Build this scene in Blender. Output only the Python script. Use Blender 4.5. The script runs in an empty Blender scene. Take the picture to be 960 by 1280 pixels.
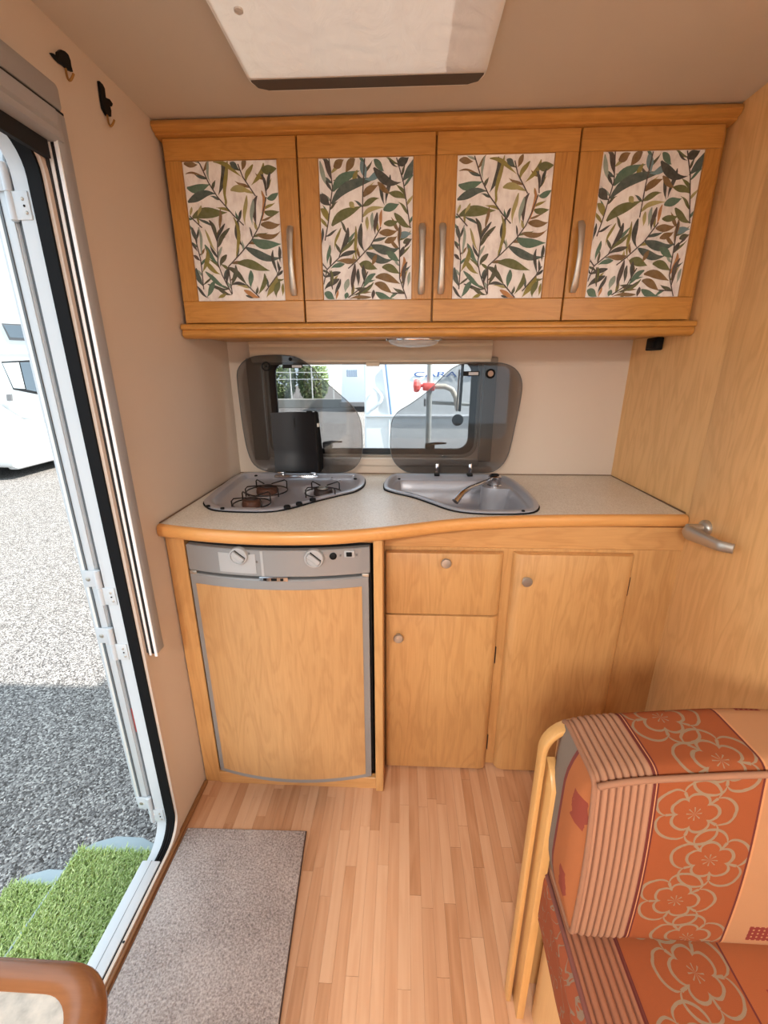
import bpy, bmesh, math, random
from mathutils import Vector, Matrix

random.seed(7)
SC = bpy.context.scene
COL = SC.collection

# ------------------------------------------------------------------ camera
FPX, PITCH, YAW, ROLL = 539.85, 0.3154, -0.0457, -0.0025
CAM = Vector((0.6513, 0.0, 1.3056))
_f = Vector((math.sin(YAW) * math.cos(PITCH), math.cos(YAW) * math.cos(PITCH), -math.sin(PITCH)))
_r0 = Vector((math.cos(YAW), -math.sin(YAW), 0))
_u0 = _r0.cross(_f)
_r = _r0 * math.cos(ROLL) + _u0 * math.sin(ROLL)
_u = _u0 * math.cos(ROLL) - _r0 * math.sin(ROLL)
cd = bpy.data.cameras.new('camera')
cam = bpy.data.objects.new('camera', cd)
COL.objects.link(cam)
M3 = Matrix((_r, _u, -_f)).transposed()
cam.matrix_world = Matrix.Translation(CAM) @ M3.to_4x4()
cd.sensor_fit = 'HORIZONTAL'
cd.sensor_width = 36.0
cd.lens = FPX / 960 * 36.0
cd.clip_start = 0.01
cd.clip_end = 300
SC.camera = cam

def ray(px):
    return _f + _r * ((px[0] - 480) / FPX) - _u * ((px[1] - 640) / FPX)
def onz(px, z):
    d = ray(px); return CAM + d * ((z - CAM.z) / d.z)
def ony(px, y):
    d = ray(px); return CAM + d * ((y - CAM.y) / d.y)
def onx(px, x):
    d = ray(px); return CAM + d * ((x - CAM.x) / d.x)

# ------------------------------------------------------------------ world, sun, exposure
w = bpy.data.worlds.new('world'); SC.world = w; w.use_nodes = True
wn = w.node_tree.nodes; wl = w.node_tree.links
bgn = wn['Background']
bgn.inputs['Color'].default_value = (0.74, 0.89, 1.0, 1)
bgn.inputs['Strength'].default_value = 1.4
sd = bpy.data.lights.new('sun', 'SUN'); sd.energy = 8.5; sd.angle = 0.02; sd.color = (1.0, 0.95, 0.86)
so = bpy.data.objects.new('sun', sd); COL.objects.link(so)
so.location = (8, -3, 12)
so.rotation_euler = Vector((-2.3, 0.45, -2.6)).to_track_quat('-Z', 'Y').to_euler()
SC.view_settings.view_transform = 'Standard'
SC.view_settings.look = 'None'
SC.view_settings.gamma = 1.0
SC.view_settings.use_curve_mapping = False
SC.view_settings.exposure = 0.75

# ------------------------------------------------------------------ main measures (metres)
W, D, H, ZC = 1.454, 1.669, 0.92, 1.9155
XO, YF = 2.10, -2.60          # far side wall, front wall
GZ = -0.55                    # ground outside

def portal(name, loc, size, direc):
    l = bpy.data.lights.new(name, 'AREA'); l.shape = 'RECTANGLE'; l.size, l.size_y = size
    l.cycles.is_portal = True
    o = bpy.data.objects.new(name, l); COL.objects.link(o); o.location = loc
    o.rotation_euler = Vector(direc).to_track_quat('-Z', 'Z').to_euler()
    return o
portal('portal_door', (-0.06, 0.62, 0.86), (0.6, 1.75), (1, 0, 0))
portal('portal_kitchen_window', (0.535, D + 0.06, 1.16), (0.8, 0.36), (0, -1, 0))
portal('portal_front_window', (1.05, YF - 0.06, 1.15), (1.9, 0.95), (0, 1, 0))
portal('portal_side_window', (-0.06, -1.15, 1.2), (1.8, 0.85), (1, 0, 0))
portal('portal_roof_window', (1.05, -1.5, ZC + 0.06), (1.3, 1.5), (0, 0, -1))

# ------------------------------------------------------------------ node helpers
class Mat:
    def __init__(s, name, **kw):
        s.m = bpy.data.materials.new(name); s.m.use_nodes = True
        s.nt = s.m.node_tree; s.n = s.nt.nodes; s.l = s.nt.links
        s.p = s.n['Principled BSDF']; s.out = s.n['Material Output']
        for k, v in kw.items():
            s.set(k, v)
    def set(s, k, v):
        nm = {'color': 'Base Color', 'rough': 'Roughness', 'metal': 'Metallic', 'spec': 'Specular IOR Level',
              'coat': 'Coat Weight', 'sheen': 'Sheen Weight', 'trans': 'Transmission Weight', 'alpha': 'Alpha',
              'normal': 'Normal', 'emit': 'Emission Color', 'estr': 'Emission Strength', 'subs': 'Subsurface Weight'}[k]
        inp = s.p.inputs[nm]
        if isinstance(v, bpy.types.NodeSocket): s.l.new(v, inp)
        else:
            if isinstance(v, tuple) and len(v) == 3 and inp.type == 'RGBA': v = v + (1,)
            inp.default_value = v
    def node(s, t, **kw):
        nd = s.n.new(t)
        for k, v in kw.items():
            if k.startswith('_'):
                i = k[1:]
                key = int(i) if i.isdigit() else i.replace('_', ' ')
                s.plug(v, nd.inputs[key])
            else: setattr(nd, k, v)
        return nd
    def plug(s, v, inp):
        if isinstance(v, X): v = v.s
        if isinstance(v, bpy.types.NodeSocket): s.l.new(v, inp)
        else:
            if isinstance(v, tuple) and len(v) == 3 and inp.type == 'RGBA': v = v + (1,)
            inp.default_value = v
    def obj(s):
        return s.node('ShaderNodeTexCoord').outputs['Object']
    def mapping(s, vec, scale=(1, 1, 1), loc=(0, 0, 0), rot=(0, 0, 0)):
        m = s.node('ShaderNodeMapping'); s.l.new(vec, m.inputs['Vector'])
        m.inputs['Scale'].default_value = scale; s.plug(loc, m.inputs['Location']); m.inputs['Rotation'].default_value = rot
        return m.outputs[0]
    def rnd(s):
        r = s.node('ShaderNodeObjectInfo').outputs['Random']
        return r
    def rndvec(s, vec, amt=20.0):
        mm = s.node('ShaderNodeMath', operation='MULTIPLY', _0=s.rnd(), _1=amt).outputs[0]
        return s.node('ShaderNodeVectorMath', operation='ADD', _0=vec, _1=mm).outputs[0]
    def noise(s, vec, scale=5, detail=2, rough=.5, dist=0.0):
        n = s.node('ShaderNodeTexNoise'); s.l.new(vec, n.inputs['Vector'])
        n.inputs['Scale'].default_value = scale; n.inputs['Detail'].default_value = detail
        n.inputs['Roughness'].default_value = rough; n.inputs['Distortion'].default_value = dist
        return n.outputs['Fac']
    def voro(s, vec, scale=50, out='Distance', feature='F1'):
        n = s.node('ShaderNodeTexVoronoi', feature=feature); s.l.new(vec, n.inputs['Vector']); n.inputs['Scale'].default_value = scale
        return n.outputs[out]
    def ramp(s, fac, stops, interp='LINEAR'):
        r = s.node('ShaderNodeValToRGB'); s.plug(fac, r.inputs[0]); cr = r.color_ramp; cr.interpolation = interp
        while len(cr.elements) < len(stops): cr.elements.new(0.5)
        for e, (p, c) in zip(cr.elements, stops):
            e.position = p; e.color = tuple(c) + (1,) if len(c) == 3 else c
        return r.outputs[0]
    def mix(s, fac, a, b, mode='MIX'):
        m = s.node('ShaderNodeMix', data_type='RGBA', blend_type=mode)
        s.plug(fac, m.inputs[0]); s.plug(a, m.inputs[6]); s.plug(b, m.inputs[7])
        return m.outputs[2]
    def bump(s, h, strength=.3, dist=.002):
        b = s.node('ShaderNodeBump'); s.plug(h, b.inputs['Height']); b.inputs['Strength'].default_value = strength
        b.inputs['Distance'].default_value = dist; s.l.new(b.outputs[0], s.p.inputs['Normal'])
    def x(s, v): return X(s, v)

class X:
    """tiny expression wrapper that writes Math nodes"""
    def __init__(s, m, v): s.m, s.s = m, v
    def _b(s, op, o, rev=False):
        a, b = (o, s) if rev else (s, o)
        return X(s.m, s.m.node('ShaderNodeMath', operation=op, _0=a, _1=b).outputs[0])
    def __add__(s, o): return s._b('ADD', o)
    __radd__ = __add__
    def __sub__(s, o): return s._b('SUBTRACT', o)
    def __rsub__(s, o): return s._b('SUBTRACT', o, True)
    def __mul__(s, o): return s._b('MULTIPLY', o)
    __rmul__ = __mul__
    def __truediv__(s, o): return s._b('DIVIDE', o)
    def __lt__(s, o): return s._b('LESS_THAN', o)
    def __gt__(s, o): return s._b('GREATER_THAN', o)
    def f(s, op, o=0.0): return s._b(op, o)
    def max(s, o): return s._b('MAXIMUM', o)
    def min(s, o): return s._b('MINIMUM', o)
    def mod(s, o): return s._b('FLOORED_MODULO', o)
    def abs(s): return s._b('ABSOLUTE', 0.0)
    def cos(s): return s._b('COSINE', 0.0)
    def sin(s): return s._b('SINE', 0.0)
    def sqrt(s): return s._b('SQRT', 0.0)
    def atan2(s, o): return s._b('ARCTAN2', o)
    def between(s, a, b): return (s > a) * (s < b)

def simple(name, color, rough=.5, metal=0.0, **kw):
    return Mat(name, color=color, rough=rough, metal=metal, **kw).m

def wood(name, light, dark, axis=2, contrast=1.0, rough=.38, scale=1.0, rings=30.0, fiber=.42):
    """grain runs along axis"""
    m = Mat(name, rough=rough)
    v = m.rndvec(m.obj())
    sc = [19.0 * scale] * 3; sc[axis] = 3.4 * scale
    n = m.noise(m.mapping(v, tuple(sc)), 1.0, 3, .45, .8)
    s = (m.x(n) * rings).sin() * .5 + .5
    s = s * s
    sc2 = [210 * scale] * 3; sc2[axis] = 9.0 * scale
    fb = m.noise(m.mapping(v, tuple(sc2)), 1.0, 3, .65)
    sc3 = [3.0 * scale] * 3; sc3[axis] = .9 * scale
    big = m.noise(m.mapping(v, tuple(sc3)), 1.0, 2, .5)
    t = s * (.15 * contrast) + .03 + m.x(fb) * fiber + m.x(big) * .36
    mid = tuple((a + b) / 2 for a, b in zip(light, dark))
    lo = .28; hi = .92
    col = m.ramp(t, [(lo, light), ((lo + hi) / 2, mid), (hi, dark)])
    m.set('color', col)
    m.bump(fb, .06, .001)
    return m.m

def srgb(r, g, b):
    f = lambda c: (c / 255 / 12.92) if c / 255 <= .04045 else ((c / 255 + .055) / 1.055) ** 2.4
    return (f(r), f(g), f(b))

# ------------------------------------------------------------------ materials
MT = {}
MT['maple'] = wood('maple_laminate', srgb(212, 162, 104), srgb(170, 118, 66), 2)
MT['maple_h'] = wood('maple_laminate_across', srgb(212, 160, 102), srgb(174, 118, 64), 0)
MT['fridge_wood'] = wood('fridge_panel_laminate', srgb(204, 158, 106), srgb(166, 118, 72), 2)
MT['partition'] = wood('partition_laminate', srgb(240, 194, 134), srgb(208, 156, 98), 2, 1.2)
MT['oak_v'] = wood('oak_upright', srgb(204, 148, 74), srgb(152, 98, 38), 2, .9, .35, 1.5, 40, .55)
MT['oak_h'] = wood('oak_lengthwise', srgb(206, 150, 76), srgb(158, 102, 42), 0, .8, .33, 1.5, 30, .5)
MT['edge'] = wood('worktop_edge_wood', srgb(222, 162, 96), srgb(194, 130, 68), 0, .5, .3)
MT['beech'] = wood('beech_bentwood', srgb(214, 166, 104), srgb(188, 136, 78), 2, .4, .3)
MT['table_rim'] = wood('table_rim_wood', srgb(146, 98, 64), srgb(112, 68, 40), 0, .5, .22)
MT['baseboard'] = wood('baseboard_wood', srgb(150, 106, 64), srgb(112, 74, 42), 1, .6)
MT['side_wood'] = wood('sofa_base_wood', srgb(228, 184, 128), srgb(208, 158, 102), 2, .5)

def wallpaper(name, col, var=.06):
    m = Mat(name, rough=.75)
    v = m.obj()
    n = m.noise(v, 3.5, 3)
    fine = m.noise(v, 420, 2)
    c2 = tuple(c * (1 - var) for c in col)
    m.set('color', m.mix(n, col, c2))
    m.bump(fine, .12, .001)
    return m.m
MT['wall'] = wallpaper('beige_wallboard', srgb(217, 200, 182))
MT['ceil'] = wallpaper('ceiling_board', srgb(210, 199, 184))
MT['wall_rear'] = wallpaper('rear_wallboard', srgb(226, 208, 190))

def worktop_mat():
    m = Mat('speckled_laminate', rough=.32)
    v = m.obj()
    a = m.noise(v, 260, 2, .7); b = m.noise(v, 9, 2)
    c = m.ramp(a, [(.3, srgb(200, 190, 174)), (.52, srgb(232, 226, 214)), (.75, srgb(244, 240, 232))])
    m.set('color', m.mix(m.x(b) * .35, c, srgb(180, 168, 150)))
    return m.m
MT['worktop'] = worktop_mat()
def table_mat():
    m = Mat('mottled_cream_laminate', rough=.35)
    n = m.noise(m.obj(), 34, 4, .7)
    m.set('color', m.ramp(n, [(.35, srgb(158, 158, 154)), (.5, srgb(180, 180, 174)), (.65, srgb(196, 194, 186))]))
    return m.m
MT['table'] = table_mat()

def plank_mat():
    m = Mat('laminate_strip', rough=.42)
    v = m.rndvec(m.obj(), 37.0)
    fb = m.noise(m.mapping(v, (120, 3.0, 1)), 1, 3, .6)
    n = m.noise(m.mapping(v, (16, 1.6, 1)), 1, 2, .5, .5)
    s = (m.x(n) * 34.0).sin() * .5 + .5
    t = m.x(m.rnd()) * .58 + m.x(fb) * .46 + s * .16 - .14
    c = m.ramp(t, [(.12, srgb(212, 168, 132)), (.45, srgb(202, 154, 117)), (.70, srgb(188, 138, 100)), (.95, srgb(164, 112, 76))])
    m.set('color', c)
    m.bump(fb, .05, .0006)
    return m.m
MT['plank'] = plank_mat()
MT['joint'] = simple('floor_joint', srgb(150, 98, 62), .6)
MT['floor_base'] = wood('floor_strip_far', srgb(206, 148, 102), srgb(184, 124, 80), 1, 1, .42, 3)

def carpet_mat():
    m = Mat('loop_carpet', rough=.95, spec=.1)
    v = m.obj()
    a = m.voro(v, 260, 'Color'); b = m.noise(v, 210, 3, .7); c = m.noise(v, 6, 2)
    t = m.x(b) * .8 + m.x(c) * .25
    m.set('color', m.ramp(t, [(.30, srgb(108, 98, 96)), (.5, srgb(176, 164, 158)), (.72, srgb(222, 212, 206))]))
    m.bump(b, 1.0, .004)
    return m.m
MT['carpet'] = carpet_mat()
MT['carpet_edge'] = simple('carpet_binding', srgb(70, 58, 54), .9)

def gravel_mat():
    m = Mat('gravel_surface', rough=.9, spec=.2)
    v = m.obj()
    c = m.node('ShaderNodeTexVoronoi'); m.l.new(v, c.inputs['Vector']); c.inputs['Scale'].default_value = 125
    d = c.outputs['Distance']; pc = c.outputs['Color']
    g = m.node('ShaderNodeSeparateColor', _0=pc).outputs[0]
    big = m.noise(v, .6, 3, .6); mid = m.noise(v, 14, 3)
    t = m.x(g) * .75 + m.x(mid) * .25
    col = m.ramp(t, [(.1, srgb(58, 56, 58)), (.45, srgb(120, 117, 118)), (.75, srgb(170, 166, 163)), (.95, srgb(230, 226, 220))])
    col = m.mix(m.x(big) * .3, col, srgb(112, 100, 78))
    m.set('color', col)
    h = 1.0 - m.x(d)
    m.bump(h, 1.0, .012)
    return m.m
MT['gravel'] = gravel_mat()
MT['turf'] = None
def turf_mat():
    m = Mat('artificial_grass', rough=.6, spec=.3)
    v = m.obj(); n = m.noise(v, 160, 2, .6)
    m.set('color', m.ramp(n, [(.3, srgb(132, 160, 80)), (.5, srgb(184, 204, 130)), (.7, srgb(220, 230, 178))]))
    return m.m
MT['turf'] = turf_mat()
MT['turf_back'] = simple('turf_backing', srgb(74, 110, 46), .9)
MT['step'] = simple('step_plastic', srgb(150, 164, 170), .5)
MT['alu'] = simple('white_aluminium', srgb(206, 212, 216), .35, 0.0, spec=.5)
MT['alu_dark'] = simple('grey_channel', srgb(104, 110, 114), .5)
MT['white'] = simple('white_plastic', srgb(236, 236, 232), .4)
MT['rubber'] = simple('black_rubber', srgb(9, 9, 11), .7, 0, spec=.2)
MT['black'] = simple('black_plastic', srgb(8, 8, 9), .6, 0, spec=.25)
MT['slot'] = simple('black_slot', srgb(16, 15, 15), .8)
MT['trim_beige'] = simple('beige_door_trim', srgb(206, 188, 172), .5)
MT['fly'] = simple('grey_cassette', srgb(158, 156, 156), .45)
MT['fly_white'] = simple('cassette_rail', srgb(240, 240, 240), .35)
MT['steel'] = simple('brushed_nickel', srgb(190, 184, 174), .36, .8)
MT['chrome'] = simple('chrome', srgb(205, 205, 208), .12, 1.0)
MT['fridge_grey'] = simple('fridge_grey', srgb(150, 150, 150), .38, 0.25)
MT['fridge_light'] = simple('fridge_label_grey', srgb(178, 178, 178), .35, .1)
MT['fridge_dark'] = simple('fridge_gap', srgb(24, 22, 22), .7)
MT['hob'] = simple('grey_enamel', srgb(176, 174, 180), .28, .35)
MT['sink'] = simple('grey_sink_enamel', srgb(172, 174, 182), .34, .25)
MT['burner'] = simple('burner_iron', srgb(58, 46, 42), .55, .3)
MT['burner_brown'] = simple('burner_rust', srgb(84, 52, 38), .6, .2)
MT['wire'] = simple('black_wire', srgb(30, 26, 26), .4, .2)
MT['guard'] = simple('dark_navy_guard', srgb(11, 12, 18), .42, .1, spec=.4)
MT['blind'] = simple('blind_cassette_beige', srgb(206, 190, 168), .5)
MT['liner'] = simple('window_liner_grey', srgb(150, 138, 124), .55)
MT['brass'] = simple('dull_brass', srgb(176, 136, 80), .35, .9)
MT['hatch'] = None
def hatch_mat():
    m = Mat('crinkled_blind_film', rough=.3)
    v = m.obj()
    n = m.noise(m.mapping(v, (1.0, .5, 1)), 14, 3, .6, 2.2)
    m.set('color', m.mix(n, srgb(240, 236, 230), srgb(226, 220, 214)))
    m.bump(n, .5, .006)
    tr = m.node('ShaderNodeBsdfTranslucent'); tr.inputs['Color'].default_value = (.95, .90, .84, 1)
    mx = m.node('ShaderNodeMixShader'); mx.inputs[0].default_value = .05
    m.l.new(m.p.outputs[0], mx.inputs[1]); m.l.new(tr.outputs[0], mx.inputs[2]); m.l.new(mx.outputs[0], m.out.inputs[0])
    return m.m
MT['hatch'] = hatch_mat()
MT['hatch_dark'] = simple('dark_mesh_strip', srgb(84, 76, 70), .6)

def clear(name, tint, refl, rough=.02, edge=None):
    m = bpy.data.materials.new(name); m.use_nodes = True; nt = m.node_tree
    nt.nodes.clear()
    out = nt.nodes.new('ShaderNodeOutputMaterial'); mx = nt.nodes.new('ShaderNodeMixShader')
    tr = nt.nodes.new('ShaderNodeBsdfTransparent'); gl = nt.nodes.new('ShaderNodeBsdfGlossy')
    lw = nt.nodes.new('ShaderNodeFresnel'); lw.inputs[0].default_value = refl
    tr.inputs[0].default_value = tuple(tint) + (1,); gl.inputs['Roughness'].default_value = rough
    nt.links.new(lw.outputs[0], mx.inputs[0]); nt.links.new(tr.outputs[0], mx.inputs[1]); nt.links.new(gl.outputs[0], mx.inputs[2])
    nt.links.new(mx.outputs[0], out.inputs[0])
    return m
MT['glass'] = clear('acrylic_pane', (.97, .98, .98), 1.2)
MT['smoked'] = clear('smoked_glass', (.61, .61, .62), 1.42, .03)
MT['lamp_lens'] = simple('lamp_lens', srgb(206, 206, 206), .2)

def vcol_mat(name, rough=.6):
    m = Mat(name, rough=rough, spec=.2)
    a = m.node('ShaderNodeVertexColor', layer_name='Col')
    n = m.noise(m.obj(), 70, 3, .6)
    m.set('color', m.mix(m.x(n) * .22, a.outputs[0], (.70, .68, .62)))
    return m.m
MT['leaf'] = vcol_mat('printed_leaf')
def print_mat():
    m = Mat('printed_cloth', rough=.65, spec=.2)
    v = m.obj(); n = m.noise(m.mapping(v, (1, 1, .5)), 60, 4, .65); k = m.noise(v, 12, 2)
    t = m.x(n) * .7 + m.x(k) * .3
    m.set('color', m.ramp(t, [(.3, srgb(214, 206, 204)), (.5, srgb(240, 236, 232)), (.7, srgb(250, 248, 246))]))
    return m.m
MT['print'] = print_mat()

# ------------------------------------------------------------------ geometry helpers
ORI = {}
def place_mesh(name, bm, mat, parent=None, smooth=None, origin=None):
    """vertices come in world metres; returns one mesh object"""
    me = bpy.data.meshes.new(name)
    bmesh.ops.recalc_face_normals(bm, faces=bm.faces[:])
    if parent is None:
        if origin is None:
            xs = [v.co.x for v in bm.verts]; ys = [v.co.y for v in bm.verts]; zs = [v.co.z for v in bm.verts]
            origin = Vector(((min(xs) + max(xs)) / 2, (min(ys) + max(ys)) / 2, min(zs)))
        o0 = Vector(origin)
    else: o0 = ORI[parent.name]
    bmesh.ops.translate(bm, verts=bm.verts[:], vec=-o0)
    bm.to_mesh(me); bm.free()
    ob = bpy.data.objects.new(name, me); COL.objects.link(ob)
    if isinstance(mat, (list, tuple)):
        for q in mat: me.materials.append(q)
    else: me.materials.append(mat)
    if smooth is not None:
        for p in me.polygons: p.use_smooth = True
        me.set_sharp_from_angle(angle=math.radians(smooth))
    if parent is None: ob.location = o0
    else: ob.parent = parent
    ORI[ob.name] = o0
    return ob
def thing(name, label, cat, loc, group=None):
    o = bpy.data.objects.new(name, None); COL.objects.link(o); o.location = loc
    o.empty_display_size = .05
    ORI[o.name] = Vector(loc)
    return tag(o, label, cat, group)
def tag(o, label, cat=None, group=None, kind=None):
    if label: o['label'] = label
    if cat: o['category'] = cat
    if group: o['group'] = group
    if kind: o['kind'] = kind
    return o
def struct(o, label=None):
    o['kind'] = 'structure'
    if label: o['label'] = label
    return o

def merge(bm, tmp):
    me = bpy.data.meshes.new('tmp'); tmp.to_mesh(me); tmp.free(); bm.from_mesh(me); bpy.data.meshes.remove(me)
def box(bm, x0, x1, y0, y1, z0, z1, bev=0.0, seg=2):
    t = bmesh.new(); bmesh.ops.create_cube(t, size=1)
    for v in t.verts:
        v.co = Vector((x0 + (v.co.x + .5) * (x1 - x0), y0 + (v.co.y + .5) * (y1 - y0), z0 + (v.co.z + .5) * (z1 - z0)))
    if bev > 0: bmesh.ops.bevel(t, geom=t.edges[:], offset=bev, segments=seg, affect='EDGES', profile=.5)
    merge(bm, t); return bm
def B(*a, **k): return box(bmesh.new(), *a, **k)
def prism(bm, pts, vec, bev=0.0, seg=2):
    t = bmesh.new(); vec = Vector(vec)
    a = [t.verts.new(Vector(p)) for p in pts]; b = [t.verts.new(Vector(p) + vec) for p in pts]
    n = len(pts); caps = [t.faces.new(a), t.faces.new(b)]
    for i in range(n): t.faces.new((a[i], a[(i + 1) % n], b[(i + 1) % n], b[i]))
    bmesh.ops.recalc_face_normals(t, faces=t.faces[:])
    if bev > 0:
        es = [e for f in caps for e in f.edges]
        bmesh.ops.bevel(t, geom=es, offset=bev, segments=seg, affect='EDGES', profile=.5)
    merge(bm, t); return bm
def frames(path):
    path = [Vector(p) for p in path]; T = []
    for i in range(len(path)):
        a = path[max(0, i - 1)]; b = path[min(len(path) - 1, i + 1)]
        T.append((b - a).normalized())
    return path, T
def tube(bm, path, r, seg=8, closed=False, flat=None, up=(0, 0, 1)):
    """r: number or list; flat: (a,b) factors for an elliptic section"""
    path, T = frames(path); n = len(path)
    if closed: T = [(path[(i + 1) % n] - path[i - 1]).normalized() for i in range(n)]
    upv = Vector(up); rings = []
    prev = None
    for i, (p, t) in enumerate(zip(path, T)):
        if prev is None:
            nx = upv.cross(t)
            if nx.length < 1e-4: nx = Vector((1, 0, 0)).cross(t)
            if nx.length < 1e-4: nx = Vector((0, 1, 0)).cross(t)
        else: nx = prev - t * prev.dot(t)
        nx.normalize(); ny = t.cross(nx); prev = nx
        rr = r[i] if isinstance(r, (list, tuple)) else r
        fa, fb = flat if flat else (1, 1)
        rings.append([bm.verts.new(p + nx * (math.cos(2 * math.pi * k / seg) * rr * fa) + ny * (math.sin(2 * math.pi * k / seg) * rr * fb)) for k in range(seg)])
    m = n if closed else n - 1
    for i in range(m):
        A, Bq = rings[i], rings[(i + 1) % n]
        for k in range(seg): bm.faces.new((A[k], A[(k + 1) % seg], Bq[(k + 1) % seg], Bq[k]))
    if not closed:
        bm.faces.new(rings[0]); bm.faces.new(rings[-1])
    return bm
def lathe(bm, c, prof, seg=20, axis='z'):
    """prof: list of (r, h) along axis direction from c"""
    c = Vector(c); rings = []
    ax = {'x': (Vector((0, 1, 0)), Vector((0, 0, 1)), Vector((1, 0, 0))), 'y': (Vector((1, 0, 0)), Vector((0, 0, 1)), Vector((0, 1, 0))),
          'z': (Vector((1, 0, 0)), Vector((0, 1, 0)), Vector((0, 0, 1)))}[axis]
    for r, h in prof:
        rings.append([bm.verts.new(c + ax[0] * (r * math.cos(2 * math.pi * k / seg)) + ax[1] * (r * math.sin(2 * math.pi * k / seg)) + ax[2] * h) for k in range(seg)])
    for A, Bq in zip(rings, rings[1:]):
        for k in range(seg): bm.faces.new((A[k], A[(k + 1) % seg], Bq[(k + 1) % seg], Bq[k]))
    bm.faces.new(rings[0]); bm.faces.new(rings[-1])
    return bm
def rrect(a0, a1, b0, b1, r, n=8):
    pts = []
    for cx, cy, s in ((a1 - r, b1 - r, 0), (a0 + r, b1 - r, 1), (a0 + r, b0 + r, 2), (a1 - r, b0 + r, 3)):
        for k in range(n + 1):
            t = math.pi / 2 * (s + k / n)
            pts.append((cx + r * math.cos(t), cy + r * math.sin(t)))
    return pts
def to3(pts, axis, c):
    if axis == 'x': return [Vector((c, p[0], p[1])) for p in pts]
    if axis == 'y': return [Vector((p[0], c, p[1])) for p in pts]
    return [Vector((p[0], p[1], c)) for p in pts]
def ring(bm, inner, outer, axis, c0, c1):
    """solid ring between two loops with equal point counts"""
    L = [[bm.verts.new(p) for p in to3(lp, axis, c)] for lp, c in ((inner, c0), (outer, c0), (outer, c1), (inner, c1))]
    n = len(inner)
    for j in range(4):
        A, Bq = L[j], L[(j + 1) % 4]
        for i in range(n): bm.faces.new((A[i], A[(i + 1) % n], Bq[(i + 1) % n], Bq[i]))
    return bm
def plate(bm, outer, holes, axis, c0, c1):
    """flat plate with holes, thickness c0..c1 along axis"""
    t = bmesh.new(); loops = []
    for lp in [outer] + holes:
        vs = [t.verts.new(p) for p in to3(lp, axis, c0)]
        for i in range(len(vs)): t.edges.new((vs[i], vs[(i + 1) % len(vs)]))
        loops.append(vs)
    bmesh.ops.triangle_fill(t, use_beauty=True, edges=t.edges[:])
    vec = {'x': Vector((c1 - c0, 0, 0)), 'y': Vector((0, c1 - c0, 0)), 'z': Vector((0, 0, c1 - c0))}[axis]
    faces = t.faces[:]
    mp = {v: t.verts.new(v.co + vec) for v in t.verts[:]}
    for f in faces: t.faces.new([mp[v] for v in reversed(f.verts)])
    for vs in loops:
        for i in range(len(vs)):
            a, b = vs[i], vs[(i + 1) % len(vs)]
            t.faces.new((a, b, mp[b], mp[a]))
    merge(bm, t); return bm
def smooth_loop(pts, n=72):
    """closed Catmull-Rom through 2-D points, n samples"""
    m = len(pts); dense = []
    for i in range(m):
        p0, p1, p2, p3 = [Vector(pts[(i + k - 1) % m][:2]) for k in range(4)]
        for k in range(12):
            t = k / 12
            dense.append(.5 * ((2 * p1) + (p2 - p0) * t + (2 * p0 - 5 * p1 + 4 * p2 - p3) * t * t + (3 * p1 - p0 - 3 * p2 + p3) * t ** 3))
    L = [0]
    for i in range(len(dense)): L.append(L[-1] + (dense[(i + 1) % len(dense)] - dense[i]).length)
    out = []; j = 0
    for k in range(n):
        d = L[-1] * k / n
        while L[j + 1] < d: j += 1
        a, b = dense[j % len(dense)], dense[(j + 1) % len(dense)]
        out.append(a.lerp(b, (d - L[j]) / max(1e-9, L[j + 1] - L[j])))
    if sum(out[i].x * out[(i + 1) % n].y - out[(i + 1) % n].x * out[i].y for i in range(n)) < 0: out.reverse()
    return out
def inset(lp, d):
    n = len(lp); out = []
    for i in range(n):
        t = (lp[(i + 2) % n] - lp[i - 2]).normalized()
        out.append(lp[i] + Vector((-t.y, t.x)) * d)
    return out
def stack(bm, loops, cap0=False, cap1=True):
    """loops: list of lists of 3-D points with equal counts"""
    R = [[bm.verts.new(p) for p in lp] for lp in loops]
    n = len(R[0])
    for A, Bq in zip(R, R[1:]):
        for i in range(n): bm.faces.new((A[i], A[(i + 1) % n], Bq[(i + 1) % n], Bq[i]))
    if cap0: bm.faces.new(R[0])
    if cap1: bm.faces.new(R[-1])
    return bm
def up3(lp, z): return [Vector((p[0], p[1], z)) for p in lp]

# ================================================================== STRUCTURE
DY0, DY1, DZ0, DZ1, DR = 0.30, 0.905, 0.0, 1.715, 0.075     # doorway
def rect(a0, a1, b0, b1): return [(a0, b0), (a1, b0), (a1, b1), (a0, b1)]
door_hole = rrect(DY0, DY1, DZ0, DZ1, DR)
struct(place_mesh('wall_left', plate(bmesh.new(), rect(YF, D + .03, -.14, ZC + .02), [door_hole, rrect(-2.0, -.32, .8, 1.6, .08)], 'x', -.03, 0), MT['wall'], smooth=30),
       'beige side wall with the open doorway')
WX0, WX1, WZ0, WZ1, WR = .128, .935, .985, 1.372, .055
struct(place_mesh('wall_back', plate(bmesh.new(), rect(0, XO, -.14, ZC + .02), [rrect(WX0, WX1, WZ0, WZ1, WR)], 'y', D, D + .03), MT['wall'], smooth=30),
       'beige back wall behind the kitchen worktop')
struct(place_mesh('wall_right', B(W, W + .022, .62, D, 0, ZC), MT['partition']), 'light wood partition beside the kitchen')
struct(place_mesh('wall_washroom', B(W + .022, XO, .62, .64, 0, ZC), MT['partition']), 'wood partition behind the sofa')
struct(place_mesh('wall_front', plate(bmesh.new(), rect(0, XO, -.14, ZC + .02), [rrect(.1, XO - .1, .7, 1.62, .1)], 'y', YF - .03, YF), MT['wall_rear'], smooth=30),
       'front wall with the wide lounge window')
struct(place_mesh('wall_outer', B(XO, XO + .03, YF - .03, D + .03, -.14, ZC + .02), MT['wall_rear']), 'outer wall of the lounge side')
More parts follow.
